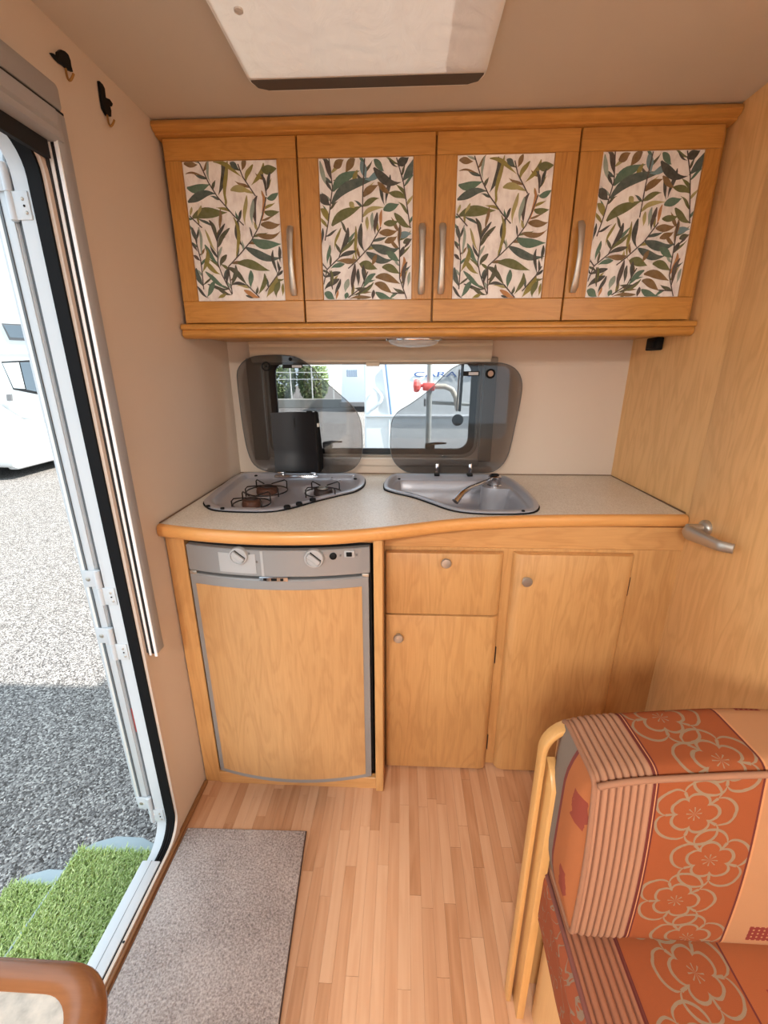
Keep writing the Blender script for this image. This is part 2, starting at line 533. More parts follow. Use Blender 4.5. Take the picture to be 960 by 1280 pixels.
struct(place_mesh('ceiling', plate(bmesh.new(), rect(-.03, XO + .03, YF - .03, D + .03), [rrect(.42, 1.68, -2.2, -.8, .08), rrect(.322, .802, .65, 1.188, .04)], 'z', ZC, ZC + .03), MT['ceil'], smooth=30),
       'beige caravan ceiling')
floor = struct(place_mesh('floor', B(0, XO, YF, D, -.06, -.0025), MT['floor_base'], origin=(0, 0, 0)), 'light wood strip floor')
# ---- floor strips
PW = .0295
pm = {}
for L in (.21, .27, .34, .43):
    b = box(bmesh.new(), .00018, PW - .00018, .00025, L - .00025, -.0025, 0)
    me = bpy.data.meshes.new('plank'); b.to_mesh(me); b.free(); me.materials.append(MT['plank']); pm[L] = me
rp = random.Random(3)
for i in range(int(W / PW)):
    y = .0 + rp.uniform(-.3, .0)
    while y < 1.16:
        L = rp.choice(list(pm))
        if y + L > .02:
            o = bpy.data.objects.new('plank', pm[L]); COL.objects.link(o); o.parent = floor; o.location = (.003 + i * PW, y, 0)
        y += L
struct(place_mesh('baseboard_left', B(0, .013, .32, 1.065, 0, .011, .003), MT['baseboard']), 'narrow wood strip along the doorway side')

# ---- doorway frame rings
fr = bmesh.new()
dw = struct(place_mesh('trim_1', ring(bmesh.new(), rrect(DY0 + .008, DY1 - .008, DZ0 + .017, DZ1 - .008, DR - .008), rrect(DY0 - .002, DY1 + .002, DZ0 - .02, DZ1 + .002, DR + .004), 'x', -.003, .004), MT['trim_beige'], smooth=40),
            'beige edge trim around the open doorway')
place_mesh('rubber_seal', ring(bmesh.new(), rrect(DY0 + .014, DY1 - .013, DZ0 + .010, DZ1 - .014, DR - .012), rrect(DY0 - .005, DY1 + .005, DZ0 - .03, DZ1 + .005, DR + .005), 'x', -.029, -.0032), MT['rubber'], dw, smooth=40)
for dx in (-.008, -.015, -.022):
    pts = to3(rrect(DY0 + .012, DY1 - .011, DZ0 + .011, DZ1 - .012, DR - .010), 'x', dx)
    place_mesh('seal_lip', tube(bmesh.new(), pts, .0022, 6, True), MT['rubber'], dw, smooth=60)
place_mesh('door_frame', ring(bmesh.new(), rrect(DY0 + .004, DY1 - .004, DZ0 - .016, DZ1 - .004, DR - .004), rrect(DY0 - .03, DY1 + .03, DZ0 - .06, DZ1 + .03, DR + .03), 'x', -.064, -.029), MT['alu'], dw, smooth=40)
place_mesh('threshold', B(-.060, -.0085, DY0 + .05, DY1 - .095, -.02, .0155, .003), MT['alu'], dw, smooth=40)
place_mesh('threshold_groove', B(-.034, -.0328, DY0 + .05, DY1 - .095, -.004, .0159), MT['alu_dark'], dw)
place_mesh('threshold_lip', B(-.0075, -.0045, DY0 + .05, DY1 - .10, -.004, .0145), MT['slot'], dw, smooth=40)
scr = bmesh.new(); lathe(scr, (.0005, .63, .0172), [(.0028, 0), (.0028, .001), (.001, .0015)], 8, 'z')
place_mesh('screw', scr, MT['slot'], dw, smooth=40)

# ---- entrance door swung fully open against the outside wall
ED = struct(place_mesh('door_2', prism(bmesh.new(), to3(rrect(.908, 1.52, .02, 1.745, .09), 'x', -.122), (.042, 0, 0), .004), MT['alu'], smooth=40),
            'white caravan entrance door folded back outside')
z0, z1 = .13, 1.63
place_mesh('edge_groove', B(-.1045, -.1000, .9035, .9085, z0, z1), MT['alu_dark'], ED)
place_mesh('edge_rib', B(-.113, -.1045, .9045, .9085, z0 - .03, z1 + .03, .0015), MT['white'], ED, smooth=40)
place_mesh('edge_rib', B(-.0995, -.082, .9055, .9085, z0 - .03, z1 + .03, .001), MT['alu'], ED, smooth=40)
place_mesh('hinge_channel', B(-.0805, -.0645, .9145, .93, z0 - .06, z1 + .06), MT['alu_dark'], ED)
hz = [onx(p, -.075).z for p in ((38, 252), (135, 728), (152, 795), (193, 1005))]
for z in hz:
    b = bmesh.new(); lathe(b, (-.0755, .9015, z - .045), [(.0045, -.002), (.0075, 0), (.0075, .044), (.006, .045), (.0075, .046), (.0075, .09), (.0045, .092)], 14)
    h = place_mesh('hinge', b, MT['alu'], ED, smooth=40)
    b = box(bmesh.new(), -.112, -.078, .9005, .9045, z + .002, z + .045, .0012); box(b, -.073, -.040, .8985, .9025, z - .045, z + .001, .0012)
    place_mesh('hinge_leaf', b, MT['alu'], h, smooth=40)
    for (sx, sz, r) in ((-.1, .023, .0055), (-.051, -.012, .003), (-.048, -.034, .003), (-.050, -.023, .002)):
        b = bmesh.new(); yb = .9005 if sx < -.09 else .8985
        lathe(b, (sx, yb, z + sz), [(r, .0005), (r, -.001), (r * .5, -.0022)], 10, 'y')
        place_mesh('hinge_screw', b, MT['steel'] if r > .0025 else MT['slot'], h, smooth=40)
place_mesh('sticker', B(-.078, -.067, .9135, .9144, .36, .44), simple('red_sticker', srgb(170, 70, 66), .5), ED)

# ---- washroom door in the partition
d1 = struct(place_mesh('door_1', B(W - .005, W + .001, .655, 1.183, .012, 1.875, .0015), MT['partition'], smooth=40), 'light wood washroom door with a lever handle')
place_mesh('door_gap', B(W - .0015, W + .001, 1.1832, 1.1862, .012, 1.875), MT['burner_brown'], d1)
rz = onx((881, 660), W - .01)
b = bmesh.new(); lathe(b, (W - .005, rz.y, rz.z), [(.021, 0), (.021, -.008), (.018, -.012), (.0105, -.014), (.0105, -.05), (.008, -.052)], 24, 'x')
hd = place_mesh('door_handle', b, MT['steel'], d1, smooth=40)
p0 = onx((858, 663), W - .05); p1 = onx((905, 686), W - .05)
path = []; rr = []
for k in range(17):
    t = k / 16
    p = p0.lerp(p1, t); p.x = W - .056 + .010 * t + (.018 * max(0, t - .85) / .15)
    path.append(p); rr.append((.0190 - .0080 * t) * (.5 if k == 0 else .86 if k == 1 else 1))
place_mesh('lever', tube(bmesh.new(), path, rr, 14, flat=(.6, 1.1), up=(0, 0, 1)), MT['steel'], hd, smooth=50)

# ---- window
wy = D
win = struct(place_mesh('window_1', ring(bmesh.new(), rrect(WX0 + .010, WX1 - .010, WZ0 + .008, WZ1 - .012, WR - .006), rrect(WX0 + .0005, WX1 - .0005, WZ0 + .0005, WZ1 - .0005, WR), 'y', D + .002, D + .028), MT['liner'], smooth=40),
             'small kitchen window with dark rounded frame')
place_mesh('pane_frame', ring(bmesh.new(), rrect(WX0 + .034, WX1 - .034, WZ0 + .030, WZ1 - .036, WR - .014), rrect(WX0 + .002, WX1 - .002, WZ0 + .002, WZ1 - .004, WR - .002), 'y', D + .0285, D + .040), simple('dark_grey_window_seal', srgb(30, 33, 36), .5), win, smooth=40)
pn = bmesh.new(); f3 = to3(rrect(WX0 + .012, WX1 - .012, WZ0 + .012, WZ1 - .016, WR - .006), 'y', D + .043)
pn.faces.new([pn.verts.new(p) for p in f3])
place_mesh('pane', pn, MT['glass'], win)
for (px0, px1, nm) in ((.070, .126, 'blind_rail'), (.938, .985, 'blind_rail')):
    place_mesh(nm, B(px0, px1, D - .022, D - .0005, .975, 1.352, .004), MT['liner'], win, smooth=40)
place_mesh('window_ledge', B(.126, .938, D - .018, D - .0005, .955, .984, .004), MT['wall'], win, smooth=40)
for (px, py) in ((408, 556), (537, 558)):
    c = ony((px, py), D - .01)
    b = box(bmesh.new(), c.x - .016, c.x + .020, D - .006, D + .030, c.z - .014, c.z + .008, .004)
    tube(b, [(c.x - .01, D - .008, c.z + .006), (c.x + .02, D - .014, c.z + .012), (c.x + .062, D - .014, c.z + .013)], [.006, .005, .0035], 8)
    place_mesh('catch', b, MT['black'], win, smooth=40)
for s, (px, py) in ((1, (576, 525)),):
    c = ony((px, py), D - .005)
    b = tube(bmesh.new(), [(c.x, D + .018, 1.335), (c.x - .004, D + .018, c.z + .03)], .0055, 8)
    st = place_mesh('window_stay', b, MT['black'], win, smooth=40)
    b = tube(bmesh.new(), [(c.x - .012, D + .014, 1.31), (c.x - .014, D + .018, c.z + .03)], .0032, 8)
    place_mesh('stay_rod', b, MT['steel'], st, smooth=40)
    b = bmesh.new(); lathe(b, (c.x - .012, D - .012, c.z), [(.008, .04), (.013, .028), (.02, .02), (.022, .006), (.016, 0), (.006, -.003)], 14, 'y')
    place_mesh('stay_knob', b, MT['black'], st, smooth=40)

# ================================================================== OUTSIDE
g = B(-40, 45, -30, 60, GZ - .2, GZ)
struct(place_mesh('ground', g, MT['gravel'], origin=(0, 0, GZ)), 'grey gravel yard around the caravan')

# ================================================================== FIXTURES ON THE WALLS / CEILING
# fly screen cassette around the doorway (wall side)
fs = thing('flyscreen_cassette', 'grey fly screen cassette framing the open doorway', 'fly screen', (.0, .96, .585))
FXE = .030
FZ0, FZ1 = onx((204, 810), FXE).z, 1.695
fyo = onx((84, 160), FXE).y; fyi = onx((148, 560), FXE).y
place_mesh('side_rail', B(.0065, FXE, fyi, fyo, FZ0, 1.7463, .003), MT['fly'], fs, smooth=40)
place_mesh('gap_shade_strip', B(.0002, .0062, DY1 + .004, fyi + .002, FZ0 + .004, FZ1), simple('gap_shade_grey', srgb(66, 64, 64), .7), fs)  # dark grey strip paints in the shadow gap between door trim and cassette
place_mesh('guide_rail', B(.0065, .0075, fyi - .004, fyi, FZ0, FZ1 + .02), MT['slot'], fs)
place_mesh('guide_rail', B(.0075, .0140, fyi - .003, fyi, FZ0 - .004, FZ1 + .02, .001), MT['fly_white'], fs, smooth=40)
place_mesh('guide_slot', B(.0140, .0215, fyi - .0005, fyi, FZ0, FZ1 + .02), MT['slot'], fs)
place_mesh('guide_rail', B(.0215, .0290, fyi - .003, fyi, FZ0 - .007, FZ1 + .02, .001), MT['fly_white'], fs, smooth=40)
place_mesh('head_rail', B(.0065, .030, .10, fyo, 1.750, 1.7925, .008), MT['fly'], fs, smooth=40)
place_mesh('head_slot', B(.0065, .0285, .10, fyo - .001, 1.7464, 1.750), MT['slot'], fs)
pr = [(.0065, 1.696), (.026, 1.696), (.034, 1.701), (.037, 1.710), (.034, 1.720), (.038, 1.730), (.036, 1.742), (.028, 1.7462), (.0065, 1.7462)]
place_mesh('roller_housing', prism(bmesh.new(), [Vector((x, .10, z)) for x, z in pr], (0, fyi - .102, 0)), MT['fly'], fs, smooth=35)
place_mesh('end_cap', B(.0065, .0335, fyi - .004, fyi + .012, 1.698, 1.744, .003), MT['fly'], fs, smooth=40)
place_mesh('seal_shade_strip', B(.0065, .016, .14, fyi - .010, 1.668, 1.6955), MT['slot'], fs)  # black strip stands in for the dark seal and the shade below the housing
place_mesh('side_rail', B(.0065, FXE, .10, .15, FZ0, 1.7925, .003), MT['fly'], fs, smooth=40)

# wall hooks
def hook(px, poly, label):
    c = onx(px, 0.0)
    t = thing('wall_hook', label, 'hook', (0, c.y, c.z - .03), 'black hooks on the side wall')
    pts = [onx(q, .004) for q in poly]
    for p in pts: p.x = .0007
    place_mesh('hook_plate', prism(bmesh.new(), pts, (.006, 0, 0), .0006, 1), MT['black'], t, smooth=30)
    return t, c
t, c = hook((75, 78), [(63, 66), (66, 67), (71, 72), (71, 65), (75, 62), (80, 64), (84, 68), (87, 76), (88, 83), (90, 90), (84, 87), (79, 82), (74, 79), (69, 74)], 'broad black wall hook close to the doorway corner')
def jhook(t, a, b_, c_):
    P = [onx(a, .008), onx(b_, .014), onx(c_, .024)]
    pts = []
    for k in range(9):
        s = k / 8; pts.append(P[0] * (1 - s) ** 2 + P[1] * 2 * s * (1 - s) + P[2] * s * s)
    place_mesh('hook_wire', tube(bmesh.new(), pts, .0022, 6), MT['brass'], t, smooth=60)
jhook(t, (82, 86), (86, 112), (92, 92))
t, c = hook((132, 125), [(123, 101), (127, 105), (130, 111), (131, 122), (136, 124), (140, 130), (139, 133), (136, 132), (138, 138), (138, 146), (133, 145), (128, 136), (126, 125)], 'narrow black wall hook close to the overhead cabinet')
jhook(t, (134, 144), (137, 168), (143, 150))

# roof hatch
rh = thing('roof_hatch', 'white roof hatch blind with a dark front strip', 'roof hatch', (.56, .9, ZC - .022))
HX0, HX1, HY1 = .312, .812, 1.198
place_mesh('hatch_frame', ring(bmesh.new(), rrect(HX0 + .006, HX1 - .006, .64, HY1 - .006, .04), rrect(HX0 - .004, HX1 + .004, .62, HY1 + .004, .045), 'z', ZC - .012, ZC - .0003), MT['white'], rh, smooth=40)
place_mesh('hatch_dome', ring(bmesh.new(), rrect(.324, .800, .652, 1.186, .038), rrect(.30, .82, .63, 1.21, .05), 'z', ZC + .031, ZC + .06), MT['white'], rh, smooth=40)
place_mesh('dark_strip', prism(bmesh.new(), [Vector((x, y, ZC - .0135)) for x, y in ((HX0, 1.150), (HX1, 1.150), (HX1, HY1 - .03), (HX1 - .008, HY1 - .010), (HX1 - .03, HY1), (HX0 + .03, HY1), (HX0 + .008, HY1 - .010), (HX0, HY1 - .03))], (0, 0, .006), .001, 1), MT['hatch_dark'], rh, smooth=40)
b = bmesh.new(); gx, gy = 60, 50; V = []
rr_ = random.Random(5)
for j in range(gy + 1):
    for i in range(gx + 1):
        x = HX0 - .002 + (HX1 - HX0 + .004) * i / gx; y = .63 + (1.158 - .63) * j / gy
        q = .0016 * math.sin(13 * x * 3 + 9 * math.sin(y * 21)) * math.sin(y * 33 + 6 * math.cos(x * 17))
        e = min(i, gx - i, gy - j) / 3.0
        z = ZC - .014 - .006 * min(1, e) + q * min(1, e)
        V.append(b.verts.new((x, y, z)))
for j in range(gy):
    for i in range(gx):
        k = j * (gx + 1) + i; b.faces.new((V[k], V[k + 1], V[k + gx + 2], V[k + gx + 1]))
place_mesh('blind_sheet', b, MT['hatch'], rh, smooth=180)
c = onz((298, 12), ZC - .02); b = bmesh.new(); lathe(b, (c.x, c.y, ZC - .0225), [(.008, .003), (.008, 0), (.005, -.001)], 14)
place_mesh('blind_button', b, simple('grey_button', srgb(214, 206, 198), .5), rh, smooth=40)

# ================================================================== OVERHEAD CABINET
oc = thing('overhead_cabinet', 'oak overhead cabinet with four leaf print doors under the ceiling', 'cabinet', (W / 2, 1.5, 1.40))
YD = 1.34
place_mesh('body', B(.004, W - .003, YD + .022, D - .002, 1.418, ZC - .004), MT['oak_v'], oc)
prof = [(YD + .03, ZC - .002), (YD - .016, ZC - .002), (YD - .024, ZC - .008), (YD - .026, ZC - .016), (YD - .020, ZC - .024), (YD - .010, ZC - .027), (YD - .010, ZC - .031), (YD + .006, ZC - .034), (YD + .03, ZC - .034)]
place_mesh('crown_moulding', prism(bmesh.new(), [Vector((.002, y, z)) for y, z in prof], (W - .004, 0, 0)), MT['oak_h'], oc, smooth=50)
prof = [(YD + .03, 1.436), (YD - .012, 1.436), (YD - .017, 1.431), (YD - .017, 1.422), (YD - .009, 1.419), (YD - .012, 1.411), (YD - .010, 1.404), (YD + .0, 1.398), (YD + .03, 1.398)]
place_mesh('bottom_moulding', prism(bmesh.new(), [Vector((.004, y, z)) for y, z in prof], (W - .007, 0, 0)), MT['oak_h'], oc, smooth=50)
place_mesh('bottom_panel', B(.004, W - .003, YD + .03, D - .002, 1.408, 1.417), MT['oak_h'], oc)

C = {k: srgb(*v) for k, v in dict(ob=(118, 84, 20), ol=(134, 124, 30), og=(86, 92, 18), op=(164, 156, 92), tg=(62, 104, 82), td=(44, 70, 66), dk=(26, 32, 26),
     dg=(58, 62, 26), br=(52, 32, 24), orr=(186, 124, 58), pt=(144, 162, 150), bl=(98, 136, 146), k=(48, 30, 26)).items()}
# leaves: x0,y0,x1,y1,width,bend,colour — drawn by eye in a flat sheet, corner points first
LA = [(90,50,205,60,45,0,'ob'),(90,130,245,150,14,-.1,'ob'),(85,235,285,212,58,.10,'tg'),(75,350,325,290,58,-.10,'td'),(410,30,340,298,48,-.15,'dk'),(300,20,290,200,20,.1,'pt'),
(462,20,398,405,30,.06,'ol'),(340,40,560,160,30,-.1,'ol'),(450,262,615,268,48,-.08,'op'),(480,50,545,95,42,0,'td'),(615,15,570,110,36,0,'ob'),(670,65,590,205,30,.1,'ol'),(760,55,630,225,34,-.12,'ol'),
(735,95,868,98,62,.08,'og'),(805,125,748,275,25,0,'dk'),(722,140,748,285,22,-.1,'dk'),(745,330,850,285,42,.1,'tg'),(703,435,832,438,42,.1,'og'),(658,540,822,538,52,.06,'ob'),(608,622,812,598,38,.16,'ob'),
(565,660,802,705,66,.10,'tg'),(500,728,795,815,58,.12,'td'),(665,308,618,555,36,.12,'br'),(712,270,668,530,24,-.08,'orr'),(628,335,590,545,32,.06,'pt'),(578,305,528,545,30,.05,'op'),(515,420,472,520,22,0,'dk'),
(472,500,482,725,42,.16,'dk'),(440,478,400,835,28,-.12,'ol'),(92,475,392,438,74,-.06,'og'),(100,388,75,465,20,0,'op'),(182,378,138,465,22,0,'op'),(228,498,272,675,32,-.08,'dg'),(338,410,308,595,25,0,'ob'),
(358,528,270,695,24,.1,'dk'),(392,565,268,725,30,.1,'dg'),(182,575,252,765,20,.06,'op'),(160,700,252,865,36,.08,'tg'),(332,788,262,890,36,.1,'dg'),(302,720,250,855,22,.1,'pt'),(75,555,97,690,32,0,'td'),
(128,555,118,810,22,-.05,'pt'),(172,738,104,935,36,-.12,'ol'),(50,788,102,835,24,0,'br'),(55,898,92,1065,42,.1,'td'),(138,840,252,955,36,.08,'ol'),(128,930,292,1078,34,.06,'tg'),(130,1040,312,1085,24,.08,'dk'),
(195,1015,108,1155,42,0,'tg'),(38,1055,120,1165,22,.08,'dk'),(200,1068,322,1138,28,.08,'dg'),(332,898,298,1055,28,.08,'dk'),(392,878,328,1065,34,-.08,'dg'),(318,898,462,1055,40,-.10,'dg'),(412,862,672,932,64,-.05,'og'),
(512,925,490,1080,42,0,'tg'),(622,955,542,1138,36,-.14,'og'),(722,978,608,1165,50,-.06,'ol'),(738,1025,690,1165,44,.1,'og'),(340,1048,465,1055,24,-.1,'dk'),(428,1098,552,1168,36,.05,'orr'),(725,755,730,965,25,.08,'dk'),
(782,725,770,860,25,0,'dk'),(765,1045,742,1155,22,0,'ol'),(272,1128,198,1168,26,0,'ol'),(436,1148,500,1170,18,0,'dk'),(55,680,90,760,18,0,'br'),(780,930,725,985,20,0,'dk'),(560,560,575,660,14,0,'dk')]
SA = [[(215,20),(275,200),(330,310),(440,460),(515,545)],[(545,60),(570,160),(630,270),(652,312)],[(740,320),(690,450),(640,560),(560,670),(450,780),(330,890)],[(235,500),(270,680),(245,860),(265,960),(322,1135)],
[(80,560),(105,820),(100,930),(90,1085)],[(740,140),(745,310)],[(770,900),(720,980),(608,1112)],[(70,460),(160,560)],[(330,890),(325,1130)],[(460,1050),(548,1165)]]
LB = [(60,110,140,305,30,.1,'pt'),(92,98,146,245,36,-.06,'br'),(105,248,150,332,20,0,'dk'),(165,155,242,105,52,0,'ob'),(325,98,255,195,52,.05,'ob'),(160,250,272,208,12,.1,'ob'),(158,328,362,185,62,-.12,'tg'),(345,180,300,290,30,0,'ol'),
(148,420,505,238,62,-.13,'td'),(52,352,136,430,58,0,'dk'),(60,455,122,555,42,-.15,'ol'),(372,118,412,245,46,0,'bl'),(535,178,400,248,42,-.1,'bl'),(470,108,545,192,42,0,'tg'),(468,165,675,272,56,.18,'dk'),(592,218,558,425,26,0,'dk'),
(508,288,548,435,22,0,'dk'),(582,110,652,165,14,.1,'dk'),(648,152,732,100,54,0,'dk'),(768,115,680,268,56,-.1,'td'),(498,268,598,352,36,.08,'ob'),(585,348,718,402,42,-.1,'og'),(390,372,502,288,46,-.1,'ob'),(385,440,508,385,36,-.08,'og'),
(148,582,378,438,62,-.08,'og'),(282,410,322,452,36,0,'op'),(382,522,545,452,30,-.16,'op'),(540,472,658,428,52,0,'tg'),(542,572,655,550,40,.08,'og'),(508,640,645,625,46,.06,'ob'),(548,715,642,668,40,.05,'ob'),(645,662,752,652,42,0,'bl'),
(622,495,752,605,42,.1,'og'),(448,735,665,755,58,.14,'td'),(408,788,612,845,52,.14,'td'),(560,788,662,862,46,0,'tg'),(688,722,755,690,36,0,'dg'),(692,748,660,835,30,0,'dk'),(662,578,655,745,25,0,'ob'),(372,568,398,785,36,.14,'dk'),
(330,588,345,875,22,.05,'ol'),(492,488,478,655,30,.05,'br'),(527,470,510,615,22,0,'orr'),(457,488,450,625,25,0,'pt'),(417,518,415,625,25,0,'op'),(272,598,200,825,26,-.08,'dk'),(218,598,170,765,18,.08,'ol'),(322,678,208,805,26,0,'og'),
(328,778,198,832,30,.06,'dk'),(332,845,188,850,36,-.05,'ob'),(242,878,138,912,30,.06,'tg'),(132,728,110,875,26,0,'tg'),(78,598,68,745,20,0,'dk'),(358,882,492,922,56,-.06,'og'),(487,808,448,895,30,0,'ob'),(528,908,662,962,52,-.1,'og'),
(478,988,664,1042,52,-.1,'ob'),(472,1038,602,1118,50,-.08,'ob'),(478,1108,622,1162,46,.12,'tg'),(692,828,658,1005,28,-.1,'orr'),(717,868,688,1085,30,.08,'br'),(737,948,720,1062,22,0,'pt'),(322,878,308,1115,32,.05,'br'),
(347,918,345,1055,26,0,'dk'),(387,888,390,1035,28,0,'dk'),(477,958,378,1075,36,.08,'tg'),(462,1028,298,1135,24,-.1,'og'),(212,943,88,992,32,.06,'dk'),(202,998,88,1085,36,.08,'dk'),(140,928,150,1085,26,0,'og'),(212,998,168,1135,24,0,'dk'),
(272,998,248,1105,38,.05,'pt'),(262,1108,248,1162,32,0,'tg'),(442,1148,278,1162,24,.05,'ob'),(462,1088,455,1168,26,0,'br'),(88,1112,165,1162,52,-.05,'tg'),(192,1088,178,1168,16,0,'orr'),(740,700,690,770,16,0,'br')]
SB = [[(130,95),(155,300),(120,560),(95,695)],[(400,100),(385,330),(380,560)],[(640,100),(690,270),(742,610)],[(520,600),(440,740),(330,860),(270,915)],[(270,600),(200,830),(110,920),(82,1040)],[(660,600),(660,1000),(712,1165)],
[(420,940),(370,1070),(270,1150)],[(130,930),(150,1080)],[(60,855),(110,920)],[(600,1115),(690,1120)],[(330,1130),(440,1050)]]
QA = [(80, 15), (870, 10), (760, 1170), (35, 1165)]
QB = [(50, 95), (765, 95), (745, 1165), (85, 1165)]
def unquad(p, Q):
    u = v = .5
    for _ in range(6):
        a = [Q[0][i] * (1 - u) + Q[1][i] * u for i in (0, 1)]; b_ = [Q[3][i] * (1 - u) + Q[2][i] * u for i in (0, 1)]
        v = (p[1] - a[1]) / (b_[1] - a[1])
        lx = Q[0][0] * (1 - v) + Q[3][0] * v; rx = Q[1][0] * (1 - v) + Q[2][0] * v
        u = (p[0] - lx) / (rx - lx)
    return u, v
def leaf_sheet(leaves, stems, Q, x0, x1, z0, z1, y, dv=0.0):
    bm = bmesh.new(); cl = bm.loops.layers.float_color.new('Col')
    Wd, Hd = x1 - x0, z1 - z0; depth = [0]
    rg = random.Random(len(leaves))
    def P(u, v):
        v = v + dv
        u = min(1, max(0, u)); v = min(1, max(0, v))
        return (x0 + u * Wd, z1 - v * Hd)
    def strip(cen, wid, col):
        depth[0] += 1; yy = y - .0003 - depth[0] * 1.1e-5
        n = len(cen); A = []
        for i in range(n):
            a = cen[max(0, i - 1)]; b_ = cen[min(n - 1, i + 1)]
            dx, dz = (b_[0] - a[0]) * Wd, (b_[1] - a[1]) * Hd
            l = math.hypot(dx, dz) or 1; nx, nz = -dz / l, dx / l
            c = cen[i]; h = wid[i] / 2
            A.append([P(c[0] + nx * h / Wd, c[1] + nz * h / Hd), P(c[0] - nx * h / Wd, c[1] - nz * h / Hd)])
        vs = [[bm.verts.new((q[0], yy, q[1])) for q in a] for a in A]
        for i in range(n - 1):
            f = bm.faces.new((vs[i][0], vs[i][1], vs[i + 1][1], vs[i + 1][0]))
            for lp, sh in zip(f.loops, (0, 1, 1, 0)):
                s = .82 + .36 * ((i + sh * .5) / n) + rg.uniform(-.05, .05)
                lp[cl] = (col[0] * s, col[1] * s, col[2] * s, 1)
    kx = Q[1][0] - Q[0][0]
    extra = []
    for st in stems:                               # slender leaflets along each stem, drawn under the traced ones
        for i in range(len(st) - 1):
            (xa, ya), (xb, yb) = st[i], st[i + 1]; L0 = math.hypot(xb - xa, yb - ya); k = max(1, int(L0 / 62)); dx, dy = (xb - xa) / L0, (yb - ya) / L0
            for j in range(k):
                t = (j + .5) / k; px, py = xa + (xb - xa) * t, ya + (yb - ya) * t; sd = 1 if (j + i) % 2 else -1
                ang = rg.uniform(.5, .95) * sd; ln = rg.uniform(75, 135); ca, sa = math.cos(ang), math.sin(ang)
                vx, vy = -(dx * ca - dy * sa), -(dx * sa + dy * ca)
                extra.append((px, py, px + vx * ln, py + vy * ln, rg.uniform(15, 24), rg.uniform(-.1, .1), rg.choice(['og', 'ol', 'tg', 'dk', 'dg', 'pt', 'op', 'ob', 'td'])))
    for (a, b_, c, d, wd, bend, col) in extra + leaves:
        u0, v0 = unquad((a, b_), Q); u1, v1 = unquad((c, d), Q)
        dx, dz = (u1 - u0) * Wd, (v1 - v0) * Hd; L = math.hypot(dx, dz)
        w_ = wd / kx * Wd * 1.12; n = 11; cen = []; wid = []
        for k in range(n):
            t = k / (n - 1); off = bend * 4 * t * (1 - t) * L * .9
            wob = .06 * L * math.sin(t * 6.28) * (1 if (int(a) % 2) else -1) * .35
            cen.append((u0 + (dx * t - dz / L * (off + wob)) / Wd, v0 + (dz * t + dx / L * (off + wob)) / Hd))
            wid.append(max(.0005, w_ * (math.sin(math.pi * min(1, (.05 + t * .95) ** .85)) ** 1.15)))
        cc = C[col]
        strip(cen, wid, cc)
    for st in stems:
        q = [unquad(p, Q) for p in st]; cen = []
        for i in range(len(q) - 1):
            for k in range(5):
                t = k / 5; cen.append((q[i][0] + (q[i + 1][0] - q[i][0]) * t, q[i][1] + (q[i + 1][1] - q[i][1]) * t))
        cen.append(q[-1]); strip(cen, [.0030] * len(cen), C['k'])
    return bm

edges = [.012, .3655, .7265, 1.088, W - .017]
panes = [(.058, .311), (.420, .669), (.781, 1.028), (1.147, 1.398)]
hx = [.338, .695, .749, 1.111]
ZT, ZB = 1.8815, 1.4395
labels = ['leaf print oak door', 'leaf print oak door', 'leaf print oak door', 'leaf print oak door']
for i in range(4):
    x0, x1 = edges[i] + .0022, edges[i + 1] - .0022
    p0, p1 = panes[i]; pz1, pz0 = 1.832, 1.497
    dr = place_mesh('door', B(x0 + .03, x1 - .03, YD + .006, YD + .016, ZB + .03, ZT - .03), MT['oak_v'], oc)
    place_mesh('stile', B(x0, p0, YD, YD + .02, pz0, pz1, .0012, 1), MT['oak_v'], dr)
    place_mesh('stile', B(p1, x1, YD, YD + .02, pz0, pz1, .0012, 1), MT['oak_v'], dr)
    place_mesh('rail', B(x0, x1, YD, YD + .02, pz1 + .0004, ZT, .0016, 1), MT['oak_h'], dr)
    place_mesh('rail', B(x0, x1, YD, YD + .02, ZB, pz0 - .0004, .0016, 1), MT['oak_h'], dr)
    pp = place_mesh('print_panel', B(p0 + .001, p1 - .001, YD + .004, YD + .007, pz0 + .001, pz1 - .001), MT['print'], dr)
    tag(pp, 'white cloth panel printed with green and ochre leaves')
    A = (LA, SA, QA) if i % 2 == 0 else (LB, SB, QB)
    lf = place_mesh('leaf_print', leaf_sheet(*A, p0 + .0015, p1 - .0015, pz0 + .0015, pz1 - .0015, YD + .004, -.02 if i == 0 else 0), MT['leaf'], dr)
    path = []; rr = []
    for k in range(17):
        t = k / 16; path.append((hx[i], YD - .003 - .019 * math.sin(math.pi * t) ** .6, 1.678 - .168 * t))
        rr.append(.0118 - .0046 * math.sin(math.pi * min(1, t * 1.0)) ** .5 if 0 < k < 16 else .008)
    place_mesh('handle', tube(bmesh.new(), path, rr, 12, flat=(1.0, .42), up=(0, 1, 0)), MT['steel'], dr, smooth=60)

